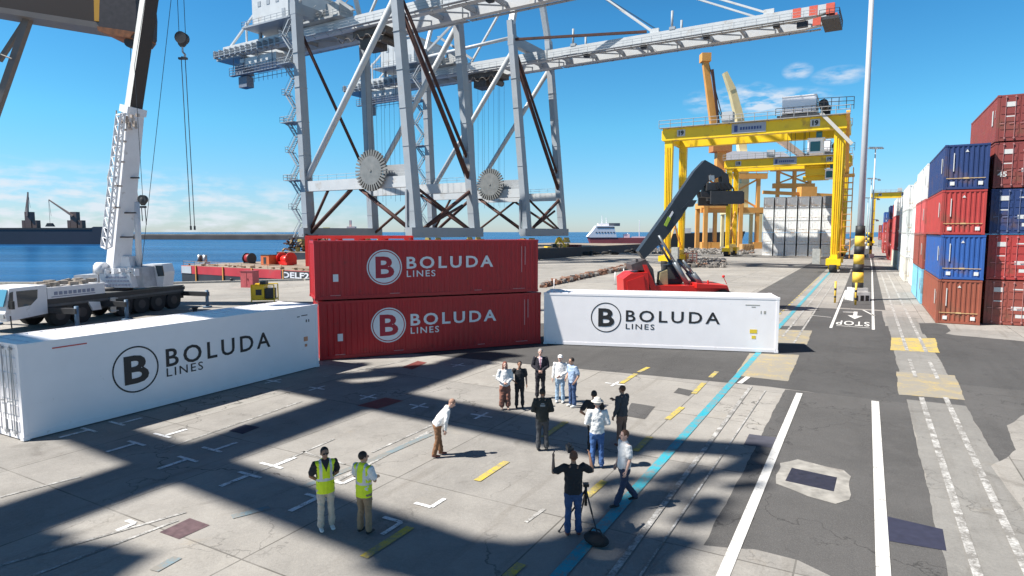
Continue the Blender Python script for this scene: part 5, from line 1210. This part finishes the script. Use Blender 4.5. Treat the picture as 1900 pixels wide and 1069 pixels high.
# loose patches of shade in front of the red containers come from added unseen boxes
w = MB()
for sx, sy, lx, ly in ((-6.5, 27.0, 3.5, 1.3), (-4.4, 28.4, 3.6, 1.2), (-2.2, 29.6, 2.0, 1.6), (-1.0, 30.8, 2.6, .6), (-5.0, 25.6, 2.0, .9), (-7.8, 29.0, 1.6, .8)):
    w.box(fl(Vector((sx, sy, 0)) + OFF), (lx, ly, .8), .35)
w.build('patch_shade_boxes', OV, fr)

# the arm end that shows in the top left corner of the photo
ad = 50.0
at_ = thing('crane_arm', 'dark brown crane arm with a yellow band in the top left corner', 'crane', (AT(220, 60, ad).x, ad, 0))
def A_(px, py, y=0.0, d=ad): p = AT(px, py, d); return Vector((p.x, p.y + y, p.z)) - Vector((AT(220, 60, ad).x, ad, 0))
ext = Vector((-22, -12, 0))
def apr(name, pix, y0, y1, m):
    w = MB(); w.prism([A_(a, c, y0) for a, c in pix], (0, y1 - y0, 0)); return w.build(name, m, at_)
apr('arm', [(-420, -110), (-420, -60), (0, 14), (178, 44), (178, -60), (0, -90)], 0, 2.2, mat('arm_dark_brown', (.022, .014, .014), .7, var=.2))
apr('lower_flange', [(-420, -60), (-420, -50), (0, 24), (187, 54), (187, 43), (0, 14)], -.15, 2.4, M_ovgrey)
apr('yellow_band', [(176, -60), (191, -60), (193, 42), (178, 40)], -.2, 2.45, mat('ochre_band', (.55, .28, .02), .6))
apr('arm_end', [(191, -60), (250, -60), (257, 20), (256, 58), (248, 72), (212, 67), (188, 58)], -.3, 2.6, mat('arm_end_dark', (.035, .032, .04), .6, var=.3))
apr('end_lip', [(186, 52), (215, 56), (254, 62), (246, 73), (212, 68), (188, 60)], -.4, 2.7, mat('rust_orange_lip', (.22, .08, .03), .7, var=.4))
w = MB(); w.tube(A_(239, 78, 0), A_(239, 78, .5), .38, 12); w.tube(A_(239, 80, .2), A_(241, 150, .2), .02, 4); w.build('sheave', M_dark, at_)
w = MB(); w.beam(A_(36, 22, 1), A_(-60, 300, 1), .5, .45, up=Vector((0, 1, 0))); w.tube(A_(-2, 100, .2), A_(18, 108, .2), .06, 5); w.build('arm_strut', M_ovgrey, at_)
w = MB(); w.beam(A_(12, 20, 2), A_(-40, 100, 2), .3, .3); w.build('arm_strut', M_ovgrey, at_)
w = MB(); p = A_(-420, -85, 1); w.beam(p, Vector((p.x, p.y, -0.0)), 2, 2, up=Vector((0, 1, 0))); w.build('mast', OV, at_)

# ------------------------------------------------------------------ small things on the apron
p = G(492, 561); t = thing('generator', 'yellow wheeled generator set on the quay beyond the left white container', 'generator', p, R(8))
w = MB(); w.bb(-.95, .1, -.7, .7, .35, 1.55); w.build('body', M_yel, t)
w = MB(); w.bb(.15, .85, -.6, .6, .4, 1.25); w.bb(-.3, .2, -.5, .5, 1.55, 1.9); w.build('engine', M_dark, t)
w = MB()
for x in (-.95, .95):
    for y in (-.75, .75): w.tube((x, y, 0.1), (x, y, 1.6), .05, 6)
w.tube((-.95, -.75, 1.6), (.95, -.75, 1.6), .05, 6); w.tube((-.95, .75, 1.6), (.95, .75, 1.6), .05, 6); w.bb(-.98, .98, -.78, .78, .25, .36); w.build('frame', M_yel, t)
w = MB(); w.bb(-.6, -.1, -.71, -.69, .7, 1.2); w.build('vent', M_dark, t)
p = G(464, 533); t = thing('cabinet', 'faded red steel cabinet standing at the quay edge in front of the barge', 'cabinet', p, R(-12))
w = MB(); w.bb(-.75, .75, -.6, .6, 0, 1.8); w.build('body', mat('faded_pink_red', (.50, .10, .11), .6, var=.12), t)
w = MB(); w.bb(-.02, .02, -.62, -.6, .1, 1.7); w.bb(.1, .2, -.64, -.6, .85, 1.05); w.bb(-.8, .8, -.65, .65, 1.8, 1.86); w.build('door_seam', mat('dark_pink_red', (.25, .04, .05), .6), t)
for px, py, lab in ((362, 581, 'small dark bollard behind the roof of the left white container'), (430, 524, 'low dark mooring bollard at the quay edge before the barge'), (1035, 548, 'small dark bollard behind the corner of the sunlit white container')):
    p = G(px, py); t = thing('mooring_bollard', lab, 'bollard', p)
    w = MB(); w.tube((0, 0, 0), (0, 0, .35), .16, 12); w.build('post', M_dark, t); w = MB(); w.tube((0, 0, .35), (0, 0, .5), .24, 12, 0, .2); w.build('cap', M_dark, t)
# strip of rubble and orange netting
rnd = random.Random(5); w = MB()
def lump(c, s_, mi):
    vs = []; 
    for k in range(8):
        sg = Vector(((k & 1) * 2 - 1, (k >> 1 & 1) * 2 - 1, (k >> 2 & 1) * 2 - 1)); vs.append(c + Vector((sg.x * s_ * rnd.uniform(.5, 1), sg.y * s_ * rnd.uniform(.5, 1), sg.z * s_ * rnd.uniform(.4, .8))))
    w.add(vs, [(0, 1, 3, 2), (4, 6, 7, 5), (0, 4, 5, 1), (2, 3, 7, 6), (0, 2, 6, 4), (1, 5, 7, 3)], mi)
e1, e2 = G(1005, 534), G(1165, 500); across = Vector((.2, .98, 0))
for i in range(1100):
    t_ = rnd.random(); c = e1.lerp(e2, t_) + across * rnd.uniform(0, 7 * (.4 + t_)); lump(c + Vector((0, 0, rnd.uniform(0, .4))), rnd.uniform(.1, .38), 0 if rnd.random() < .6 else 1)
o = w.build('rubble', [M_rubble_red, M_stone]); tag(o, 'low strip of brown rubble and netting between the red containers and the reach stacker', 'rubble'); o['kind'] = 'stuff'
w = MB()
for i in range(900):
    c = G(rnd.uniform(1250, 1345), rnd.uniform(482, 497)) + Vector((0, 0, rnd.uniform(.0, .45))); lump(c, rnd.uniform(.12, .42), 1 if rnd.random() < .93 else 0)
for i in range(500):
    c = G(rnd.uniform(1200, 1400), rnd.uniform(462, 472)) + Vector((0, 0, rnd.uniform(.0, .3))); lump(c, rnd.uniform(.2, .6), 1 if rnd.random() < .9 else 0)
o = w.build('rubble', [M_rubble_red, M_stone]); tag(o, 'grey broken stone heaped round the foot of the left gantry legs', 'rubble'); o['kind'] = 'stuff'
for px, py, lab in ((1028, 545, 'thin white post at the near end of the rubble strip'), (1141, 528, 'thin white post left of the reach stacker'), (1157, 520, 'thin white post just behind the reach stacker')):
    p = G(px, py); t = thing('marker_post', lab, 'post', p); w = MB(); w.tube((0, 0, 0), (0, 0, 1.5), .045, 8); w.build('shaft', M_white, t); w = MB(); w.tube((0, 0, 0), (0, 0, .08), .2, 10); w.build('base', M_stone, t)
# pink-brown block stack near the left gantry leg
p = G(1279, 492); t = thing('steel_cage', 'pinkish brown open steel cage beside the left gantry leg', 'cage', p, .1)
w = MB()
for x in (-1, 1):
    for y in (-1, 1): w.bb(x - .09, x + .09, y - .09, y + .09, 0, 2.2)
for z in (.1, .8, 1.5, 2.2): w.bb(-1, 1, -1.05, -.95, z - .06, z + .06); w.bb(-1, 1, .95, 1.05, z - .06, z + .06); w.bb(-1.05, -.95, -1, 1, z - .06, z + .06); w.bb(.95, 1.05, -1, 1, z - .06, z + .06)
w.build('frame', mat('cage_pink', (.42, .2, .17), .7), t)
# flatbed trailers and crates by the white block
p = G(1483, 473); t = thing('flatbed_trailer', 'tan flatbed trailer parked in front of the white container block', 'trailer', p, R(-6))
w = MB(); w.bb(-5.4, 5.4, -1.2, 1.2, 1.1, 1.5); w.bb(-5.5, -3.2, -1.2, 1.2, 1.5, 2.1); w.bb(3.6, 5.5, -1.2, 1.2, 1.5, 1.9); w.build('bed', mat('tan_steel', (.50, .33, .18), .7, var=.15), t)
for x in (-4.4, -3.1, 3.2, 4.5):
    w = MB(); w.tube((x, -1.25, .5), (x, -.8, .5), .5, 14); w.tube((x, .8, .5), (x, 1.25, .5), .5, 14); w.build('wheel', M_rubber, t)
p = G(1385, 466); t = thing('crate', 'orange-brown steel crate left of the white container block', 'crate', p, 0)
w = MB(); w.bb(-1.9, 1.9, -1.5, 1.5, 0, 2.3); w.build('body', mat('crate_orange', (.50, .30, .12), .7, var=.15), t)
w = MB()
for x in (-1.8, -.9, 0, .9, 1.8): w.beam((x, -1.54, .1), (x + (.8 if x < 1 else -.8), -1.54, 2.2), .1, .08)
w.build('braces', mat('crate_brown', (.25, .15, .08), .7), t)

# ------------------------------------------------------------------ people
def bake_remesh(mb, voxel, mats, name, parent, paint=None, smooth=2):
    me = bpy.data.meshes.new('tmp'); me.from_pydata(mb.v, [], mb.f)
    bm = bmesh.new(); bm.from_mesh(me); bmesh.ops.recalc_face_normals(bm, faces=bm.faces); bm.to_mesh(me); bm.free()
    o = bpy.data.objects.new('tmp', me); COL.objects.link(o)
    md = o.modifiers.new('r', 'REMESH'); md.mode = 'VOXEL'; md.voxel_size = voxel; md.use_smooth_shade = True
    if smooth: ms = o.modifiers.new('s', 'SMOOTH'); ms.iterations = smooth; ms.factor = .5
    if name in ('shirt', 'jacket', 'trousers', 'safety_vest'):
        tx = bpy.data.textures.get('folds') or bpy.data.textures.new('folds', 'CLOUDS'); tx.noise_scale = .085; tx.noise_depth = 2
        md = o.modifiers.new('d', 'DISPLACE'); md.texture = tx; md.mid_level = .5; md.strength = .040 if name != 'safety_vest' else .022
    dg = bpy.context.evaluated_depsgraph_get(); me2 = bpy.data.meshes.new_from_object(o.evaluated_get(dg)); bpy.data.objects.remove(o)
    me2.materials.clear()
    for m in (mats if isinstance(mats, (list, tuple)) else [mats]): me2.materials.append(m)
    for p in me2.polygons:
        p.use_smooth = True
        if paint: p.material_index = paint(p.center)
    r = bpy.data.objects.new(name, me2); COL.objects.link(r); r.parent = parent
    return r
def limb(mb, pts, n=12, flat0=False):
    """pts: list of (point, rx, ry) along a limb, closed with rounded ends; ry measured along local y (front-back)"""
    P = [Vector(p[0]) for p in pts]; rg = []
    for i, (p, rx, ry) in enumerate(pts):
        d = (P[min(i + 1, len(P) - 1)] - P[max(i - 1, 0)]).normalized(); y = Vector((0, 1, 0)); 
        if abs(d.dot(y)) > .9: y = Vector((0, 0, 1))
        x = y.cross(d).normalized(); yy = d.cross(x).normalized()
        rg.append((P[i], x, yy, rx, ry, d))
    rings = []
    c, x, y, rx, ry, d = rg[0]
    for s_, o_ in (((.35, .0), (.9, .0)) if flat0 else ((.35, .9), (.75, .6))): rings.append([c - d * min(rx, ry) * o_ + x * math.cos(a) * rx * s_ + y * math.sin(a) * ry * s_ for a in [2 * PI * k / n for k in range(n)]])
    for c, x, y, rx, ry, d in rg: rings.append([c + x * math.cos(a) * rx + y * math.sin(a) * ry for a in [2 * PI * k / n for k in range(n)]])
    c, x, y, rx, ry, d = rg[-1]
    for s_, o_ in ((.75, .6), (.35, .9)): rings.append([c + d * min(rx, ry) * o_ + x * math.cos(a) * rx * s_ + y * math.sin(a) * ry * s_ for a in [2 * PI * k / n for k in range(n)]])
    mb.rings(rings)
SK = mat('skin', (.50, .28, .19), .55); SKd = mat('tanned_skin', (.36, .19, .12), .55); SKp = mat('pale_skin', (.60, .37, .29), .55)
EYE = mat('eye_dark', (.03, .02, .02), .4); LIP = mat('lips', (.36, .13, .11), .5)
def cloth(name, col, var=.1):
    m = mat('cloth_' + name, col, .9, var=var, scale=5, bump=.5, bscale=14); return m
ARM = {'down': ((.245, .02, 1.13), (.26, -.07, .89)), 'clasp': ((.27, .02, 1.14), (.05, -.25, 1.02)), 'back': ((.28, .10, 1.15), (.07, .20, .97)), 'hips': ((.40, .06, 1.16), (.20, -.05, 1.0)),
       'pocket': ((.29, .07, 1.14), (.2, -.03, .93)), 'phone': ((.26, -.06, 1.14), (.10, -.34, 1.24)), 'fold': ((.27, -.04, 1.16), (-.02, -.24, 1.14)), 'up': ((.40, -.06, 1.30), (.38, -.20, 1.54)), 'point': ((.30, -.1, 1.22), (.22, -.4, 1.20)), 'reach': ((.25, -.12, 1.16), (.18, -.26, .92))}
def person(label, foot, facing, h=1.75, arms=('down', 'down'), skin=SK, top=None, sleeves='long', bottom=None, shoes=None, hair=None, hairlen=0, hat=None, vest=None, jacket=None, tie=None, lean=0, legs=None, skirt=False, fat=1.09, headturn=0, glasses=False, group=None, backpatch=False):
    """local front is -y; facing = heading angle in the ground plane (degrees, 0 = towards +x)"""
    s = h / 1.75; root = thing('person', label, 'person', (foot[0], foot[1], 0.021), R(facing + 90), group); root.scale = (s, s, s)
    hipz = .93; Lm = Matrix.Rotation(R(lean), 3, 'X')
    def up(v):                                   # upper body leans forward about the hips
        v = Vector(v); c = Vector((0, .0, hipz)); return Lm @ (v - c) + c
    legs = legs or {1: ((.10, -.01, .50), (.115, .01, .09)), -1: ((-.10, -.01, .50), (-.115, .01, .09))}
    J = {}
    for sd, nm in ((1, 0), (-1, 1)):
        e, w_ = ARM[arms[nm]] if isinstance(arms[nm], str) else arms[nm]
        e = (e[0] * sd, e[1], e[2]); w_ = (w_[0] * sd, w_[1], w_[2])
        J[sd] = (up((.185 * sd, .01, 1.425)), up(e), up(w_))
    b = MB()                                     # body: one closed surface
    limb(b, [(up((0, .0, .90)), .15, .10), (up((0, 0, 1.05)), .135, .09), (up((0, 0, 1.25)), .155, .10), (up((0, .01, 1.40)), .16, .085)])
    limb(b, [(up((0, .015, 1.40)), .06, .06), (up((0, .0, 1.53)), .052, .055)])
    Hd = Matrix.Rotation(R(headturn), 3, 'Z'); hc = Vector((0, -.012, 1.625))
    def hp(v): return up(Hd @ Vector(v) + hc)
    hd = MB(); hd.ball((0, .01, .02), (.076, .095, .105), 10); hd.ball((0, -.022, -.045), (.056, .066, .07), 8); hd.ball((0, -.045, -.085), (.034, .034, .026), 6)
    hd.rings([[Vector((x * k, -.10 - .022 * j, z)) for x, z in ((-.014, -.028), (.014, -.028), (.007, .02), (-.007, .02))] for k, j in ((1, -1), (.8, .9))])
    hd.ball((.078, .015, -.002), (.014, .022, .032), 5); hd.ball((-.078, .015, -.002), (.014, .022, .032), 5)
    b.add([hp(v) for v in hd.v], hd.f)
    for sd in (1, -1):
        sh, el, wr = J[sd]
        limb(b, [(sh, .055, .055), (sh.lerp(el, .5), .046, .046), (el, .037, .037)]); limb(b, [(el, .037, .037), (el.lerp(wr, .3), .038, .038), (wr, .025, .025)])
        fd = (wr - el).normalized(); inn = Vector((-sd, 0, 0)) if abs(fd.x) < .8 else Vector((0, -1, 0)); side = fd.cross(inn).normalized(); pn = side.cross(fd).normalized()
        fwd = side if side.dot(Vector((0, -1, 0))) > 0 else -side
        limb(b, [(wr, .020, .026), (wr + fd * .05, .030, .022), (wr + fd * .085, .028, .020)], 8)
        for k, ln in enumerate((.072, .080, .074, .056)):
            o_ = wr + fd * .085 + fwd * (.030 - .020 * k); m1 = o_ + fd * ln * .55 + pn * .006; m2 = m1 + fd * ln * .33 + pn * .022
            limb(b, [(o_, .0105, .0105), (m1, .0095, .0095), (m2, .0085, .0085)], 6)
        o_ = wr + fd * .03 + fwd * .028; limb(b, [(o_, .013, .013), (o_ + fd * .03 + fwd * .022, .011, .011), (o_ + fd * .058 + fwd * .026 + pn * .012, .0095, .0095)], 6)
        kn, an = [Vector(v) for v in legs[sd]]; hip = Vector((.09 * sd, 0, .90))
        limb(b, [(hip, .085, .085), (hip.lerp(kn, .5), .07, .07), (kn, .052, .054)]); limb(b, [(kn, .052, .054), (kn.lerp(an, .35), .052, .055), (an, .036, .038)])
        limb(b, [(an, .036, .04), (an + Vector((0, -.06, -.055)), .034, .03), (an + Vector((0, -.14, -.065)), .03, .022)], 8)
    hcw = hp((0, 0, 0)); inv = (Lm.to_4x4() @ Hd.to_4x4()).inverted().to_3x3()
    def paint(c):
        q = inv @ (c - hcw)
        if q.y < -.055:
            if abs(q.z - .012) < .011 and .016 < abs(q.x) < .044: return 1
            if abs(q.z + .058) < .008 and abs(q.x) < .022: return 2
        return 0
    bake_remesh(b, .0085, [skin, EYE, LIP], 'body', root, paint, 1)
    f = fat
    # shirt
    if top:
        b = MB(); bt = .84 if not jacket else .80
        limb(b, [(up((0, 0, bt + .03)), .172 * f, .125 * f), (up((0, 0, 1.0)), .168 * f, .128 * f), (up((0, 0, 1.15)), .166 * f, .124 * f), (up((0, 0, 1.30)), .192, .126), (up((0, .01, 1.41)), .175, .096), (up((0, .012, 1.45)), .085, .075)], 16, True)
        for sd in (1, -1):
            sh, el, wr = J[sd]
            sh0 = up((.12 * sd, .01, 1.40))
            if sleeves == 'long': limb(b, [(sh0, .07, .07), (sh, .080, .080), (sh.lerp(el, .5), .070, .070), (el, .062, .062)]); limb(b, [(el, .062, .062), (el.lerp(wr, .9), .046, .046)])
            else: limb(b, [(sh0, .07, .07), (sh, .082, .082), (sh.lerp(el, .72), .076, .076)])
        mats_, pt = [top], None
        if jacket == 'suit':
            mats_ = [top, mat('shirt_pale', (.62, .5, .55), .8), mat('tie_pink', (.45, .22, .28), .7)]
            li = Lm.inverted()
            def pt(c):
                q = li @ (c - Vector((0, 0, hipz))); z = q.z + hipz
                if q.y < -.03 and z > 1.12 and abs(q.x) < .012 + (z - 1.12) * .17: return 2 if abs(q.x) < .022 else 1
                return 0
        if backpatch:
            mats_ = [top, mat('grey_patch', (.28, .29, .29), .8)]
            def pt(c): return 1 if c.y > .03 and 1.27 < c.z < 1.32 and abs(c.x) < .07 or (c.y > .03 and 1.33 < c.z < 1.36 and abs(c.x) < .045) else 0
        bake_remesh(b, .013, mats_, 'jacket' if jacket else 'shirt', root, pt)
        b = MB(); limb(b, [(up((0, .012, 1.45)), .068, .066), (up((0, .006, 1.485)), .062, .062)], 12); bake_remesh(b, .011, top if jacket != 'suit' else mats_[1], 'collar', root)
    if vest:
        b = MB(); limb(b, [(up((0, 0, .80)), .190, .144), (up((0, 0, 1.0)), .188, .144), (up((0, 0, 1.2)), .182, .138), (up((0, 0, 1.34)), .190, .134), (up((0, .01, 1.44)), .150, .098)], 16, True)
        for sd in (1, -1): limb(b, [(up((.11 * sd, .01, 1.40)), .08, .09), (up((.165 * sd, .01, 1.42)), .068, .088)])
        band = mat('reflective_band', (.62, .60, .62), .35, .2)
        under = mat('cloth_neck', (.03, .03, .035), .9)
        def pv(c):
            if abs(c.z - 1.10) < .028: return 1
            if c.z > 1.10 and abs(abs(c.x) - .105) < .026: return 1
            if c.y < -.02 and c.z > 1.28 and abs(c.x) < (c.z - 1.28) * .42: return 2
            return 0
        bake_remesh(b, .012, [vest, band, under if arms[0] == 'back' else vest], 'safety_vest', root, pv)
    # trousers
    b = MB(); limb(b, [(Vector((0, .005, .86)), .160 * f, .122 * f), (up((0, 0, .95)), .165 * f, .122 * f), (up((0, 0, 1.0)), .155 * f, .115 * f)], 16)
    for sd in (1, -1):
        kn, an = [Vector(v) for v in legs[sd]]; hip = Vector((.085 * sd, 0, .88))
        wk = 1.5 if skirt else 1.0
        limb(b, [(hip, .098 * f, .106 * f), (hip.lerp(kn, .5), .086 * (wk * .95 if skirt else 1), .09), (kn, .068 * wk, .07 * wk)]); limb(b, [(kn, .068 * wk, .07 * wk), (kn.lerp(an, .5), .062 * wk * 1.1, .064 * wk * 1.1), (an + Vector((0, 0, .01 + (.06 if skirt else 0))), .054 * wk * 1.3, .058 * wk * 1.3)])
    bake_remesh(b, .013, bottom, 'trousers', root)
    for sd in (1, -1):
        kn, an = [Vector(v) for v in legs[sd]]; b = MB()
        limb(b, [(an + Vector((0, .035, -.045)), .042, .04), (an + Vector((0, -.05, -.055)), .046, .034), (an + Vector((0, -.15, -.062)), .042, .026)], 10)
        bake_remesh(b, .010, shoes or M_black, 'shoe', root)
    if hair is not None:
        b = MB(); h_ = MB(); h_.ball((0, .022, .038), (.086, .098, .098), 10)
        h_.v = [tuple(Vector(v) + Vector((0, max(0, -(Vector(v).y + .045)) * .9 if Vector(v).z < .075 else 0, 0))) for v in h_.v]
        if hairlen: 
            limb(h_, [((0, .06, .04), .085, .055), ((0, .075, -.07), .09, .045), ((0, .07, -.19), .075, .035)]); limb(h_, [((.068, .02, .02), .03, .05), ((.075, .02, -.15), .028, .035)]); limb(h_, [((-.068, .02, .02), .03, .05), ((-.075, .02, -.15), .028, .035)])
        b.add([hp(v) for v in h_.v], h_.f); bake_remesh(b, .010, hair, 'hair', root)
    if hat:
        b = MB(); rg = [[hp((math.cos(a) * r_ * .95, .0 + math.sin(a) * r_ * 1.08, z_)) for a in [2 * PI * k / 20 for k in range(20)]] for r_, z_ in ((.165, .052), (.165, .060), (.098, .068), (.092, .135), (.06, .158), (.01, .160))]
        b.rings(rg); b.build('hat', hat, root)
    if glasses:
        b = MB()
        for x in (-.032, .032): b.box(hp((x, -.094, .012)), (.045, .012, .028))
        b.box(hp((0, -.098, .018)), (.03, .008, .008)); b.build('sunglasses', M_black, root)
    return root, J, up
wh = cloth('white', (.72, .71, .70)); blk = cloth('black', (.022, .022, .025)); jeans = cloth('jeans', (.045, .085, .19), .25); ltj = cloth('light_jeans', (.30, .42, .55), .2); navyt = cloth('navy_trousers', (.03, .045, .09))
khaki = cloth('khaki', (.30, .21, .13)); brown = cloth('brown_trousers', (.22, .11, .055)); beige = cloth('beige', (.52, .46, .38)); hiv = mat('hi_vis_yellow', (.74, .86, .02), .7, var=.06, scale=8, bump=.4, bscale=12)
lblue = cloth('pale_blue', (.36, .46, .62)); dgrey = cloth('dark_grey', (.055, .058, .065)); skirtc = cloth('rust_trousers', (.30, .13, .09)); suitc = cloth('suit_black', (.018, .017, .025)); green = cloth('black_jacket', (.026, .029, .026))
hdark = mat('dark_hair', (.025, .018, .014), .7); hred = mat('red_hair', (.20, .05, .03), .7); hgrey = mat('grey_hair', (.35, .33, .31), .7); hbrown = mat('brown_hair', (.12, .055, .03), .7); hatm = cloth('pale_hat', (.55, .52, .47))
wsh = mat('white_shoe', (.7, .7, .68), .7); tansh = mat('tan_shoe', (.55, .38, .3), .7); brsh = mat('brown_shoe', (.16, .05, .04), .7)
GP = 'people in the row facing the camera'
person('woman with long red hair, white blouse and wide rust-brown trousers, leftmost in the row', G(937, 760), -84, 1.68, ('clasp', 'clasp'), SKp, wh, 'long', skirtc, tansh, hred, 1, skirt=True, group=GP)
person('person in black polo shirt between the red-haired woman and the suited man', G(964, 757), -88, 1.66, ('down', 'hips'), SKd, blk, 'short', blk, M_black, hdark, group=GP)
person('tall balding man in dark suit with pink tie, hands clasped', G(1002, 737) + Vector((0, -.2, 0)), -92, 1.86, ('clasp', 'clasp'), SKp, suitc, 'long', suitc, M_black, hgrey, jacket='suit', group=GP)
person('person in white shirt, pale jeans and white cap, right of the suited man', G(1039, 747), -105, 1.74, ('clasp', 'down'), SKp, wh, 'long', ltj, wsh, None, hat=None, group=GP)
o_ = [o for o in COL.objects if o.get('label', '').startswith('person in white shirt, pale jeans')][0]
w = MB(); w.ball((0, .01, 1.69), (.095, .11, .075), 8); w.box((0, -.12, 1.68), (.13, .1, .015)); w.build('cap', wh, o_)
person('person in pale blue shirt and dark jeans, turned left, rightmost in the row', G(1062, 755), -150, 1.76, ('pocket', 'clasp'), SK, lblue, 'short', jeans, wsh, hdark, group=GP, lean=4)
person('person in black jacket with grey back print and dark trousers, seen from behind', G(1006, 836), 92, 1.78, ('clasp', 'clasp'), SKd, green, 'long', dgrey, M_black, hdark, backpatch=True, jacket='plain')
person('person in white shirt, blue jeans and pale brimmed hat, seen from behind', G(1107, 868), 88, 1.84, ('clasp', 'clasp'), SKp, wh, 'long', cloth('blue_jeans', (.05, .12, .30), .25), jeans, hgrey, hat=hatm, fat=1.08)
person('dark-clothed person partly hidden behind the man in the pale hat', G(1101, 836), 95, 1.72, ('hips', 'fold'), SKd, blk, 'short', blk, M_black, hdark)
person('person in dark grey shirt and brown trousers, back to the camera, hands in front', G(1153, 828), 130, 1.78, ('down', 'phone'), SKd, dgrey, 'long', cloth('dull_brown', (.20, .12, .09)), brsh, hbrown)
person('person in white T-shirt and dark trousers striding beside the blue line', G(1157, 938), -165, 1.74, ('down', 'down'), SKp, wh, 'short', navyt, M_black, hbrown, legs={1: ((.09, -.06, .50), (.10, -.22, .10)), -1: ((-.10, .06, .50), (-.11, .34, .13))})
cmn, Jc, upc = person('camera operator in black T-shirt and jeans with both arms raised, back to the camera', G(1063, 994), 95, 1.76, ('up', 'up'), SKd, blk, 'short', jeans, brsh, hbrown)
person('man in yellow safety vest, sunglasses and beige trousers, hands behind his back', G(606, 983), -62, 1.75, ('back', 'back'), SKd, blk, 'short', beige, wsh, hdark, vest=hiv, glasses=True)
person('person in yellow safety vest and khaki trousers turned right, right of the one in sunglasses', G(677, 990), 62, 1.72, ('fold', 'fold'), SK, wh, 'short', khaki, M_black, hdark, vest=hiv, headturn=-25)
person('grey-haired man in white shirt and brown trousers bending forward alone in the sun', G(812, 847), 10, 1.72, ('reach', 'reach'), SKp, wh, 'long', brown, brsh, mat('ginger_grey_hair', (.35, .2, .14), .7), lean=36, headturn=0, legs={1: ((.10, -.05, .50), (.115, -.10, .09)), -1: ((-.10, .0, .50), (-.115, .10, .09))})

# video camera held up, tripod and bag
cw_ = Matrix.Translation(cmn.location) @ Matrix.Rotation(cmn.rotation_euler.z, 4, 'Z')
p = cw_ @ Vector((.05, -.16, 1.755)); t = thing('video_camera', 'small dark video camera at the head of the camera operator', 'camera', p, cmn.rotation_euler.z)
w = MB(); w.bb(-.06, .06, -.14, .12, -.05, .06); w.build('body', M_dark, t); w = MB(); w.tube((0, -.14, 0), (0, -.24, 0), .04, 12); w.bb(-.01, .01, -.1, .1, .06, .10); w.build('lens', M_black, t)
p = G(1075, 985); t = thing('tripod', 'dark camera tripod standing beside the camera operator', 'tripod', p)
tt = AT(1087, 908, p.y + .15) - p
w = MB(); w.tube(tt - Vector((0, 0, .35)), tt + Vector((0, 0, .08)), .03, 8); w.box(tt + Vector((0, 0, .1)), (.12, .12, .06)); w.tube(tt, tt + Vector((.02, -.3, -.12)), .012, 6); w.build('head', M_black, t)
for q in (G(1037, 988), G(1111, 1003), G(1075, 968)):
    w = MB(); e = q - p; m_ = tt.lerp(e, .5); w.tube(tt, m_, .02, 8); w.tube(m_, e + Vector((0, 0, .02)), .014, 8); w.ball(e + Vector((0, 0, .03)), .025, 5); w.build('leg', M_dark, t)
p = G(1106, 1012); t = thing('camera_bag', 'round black equipment bag lying on the ground by the tripod', 'bag', p, R(-40))
w = MB(); w.ball((0, 0, .13), (.28, .17, .13), 9); bgm = w.build('body', mat('black_bag_cloth', (.02, .02, .022), .85, bump=.6, bscale=9), t)
w = MB(); w.path([(-.18, 0, .22), (-.08, 0, .34), (.08, 0, .34), (.18, 0, .22)], .015, 6); w.build('handle', M_black, t)
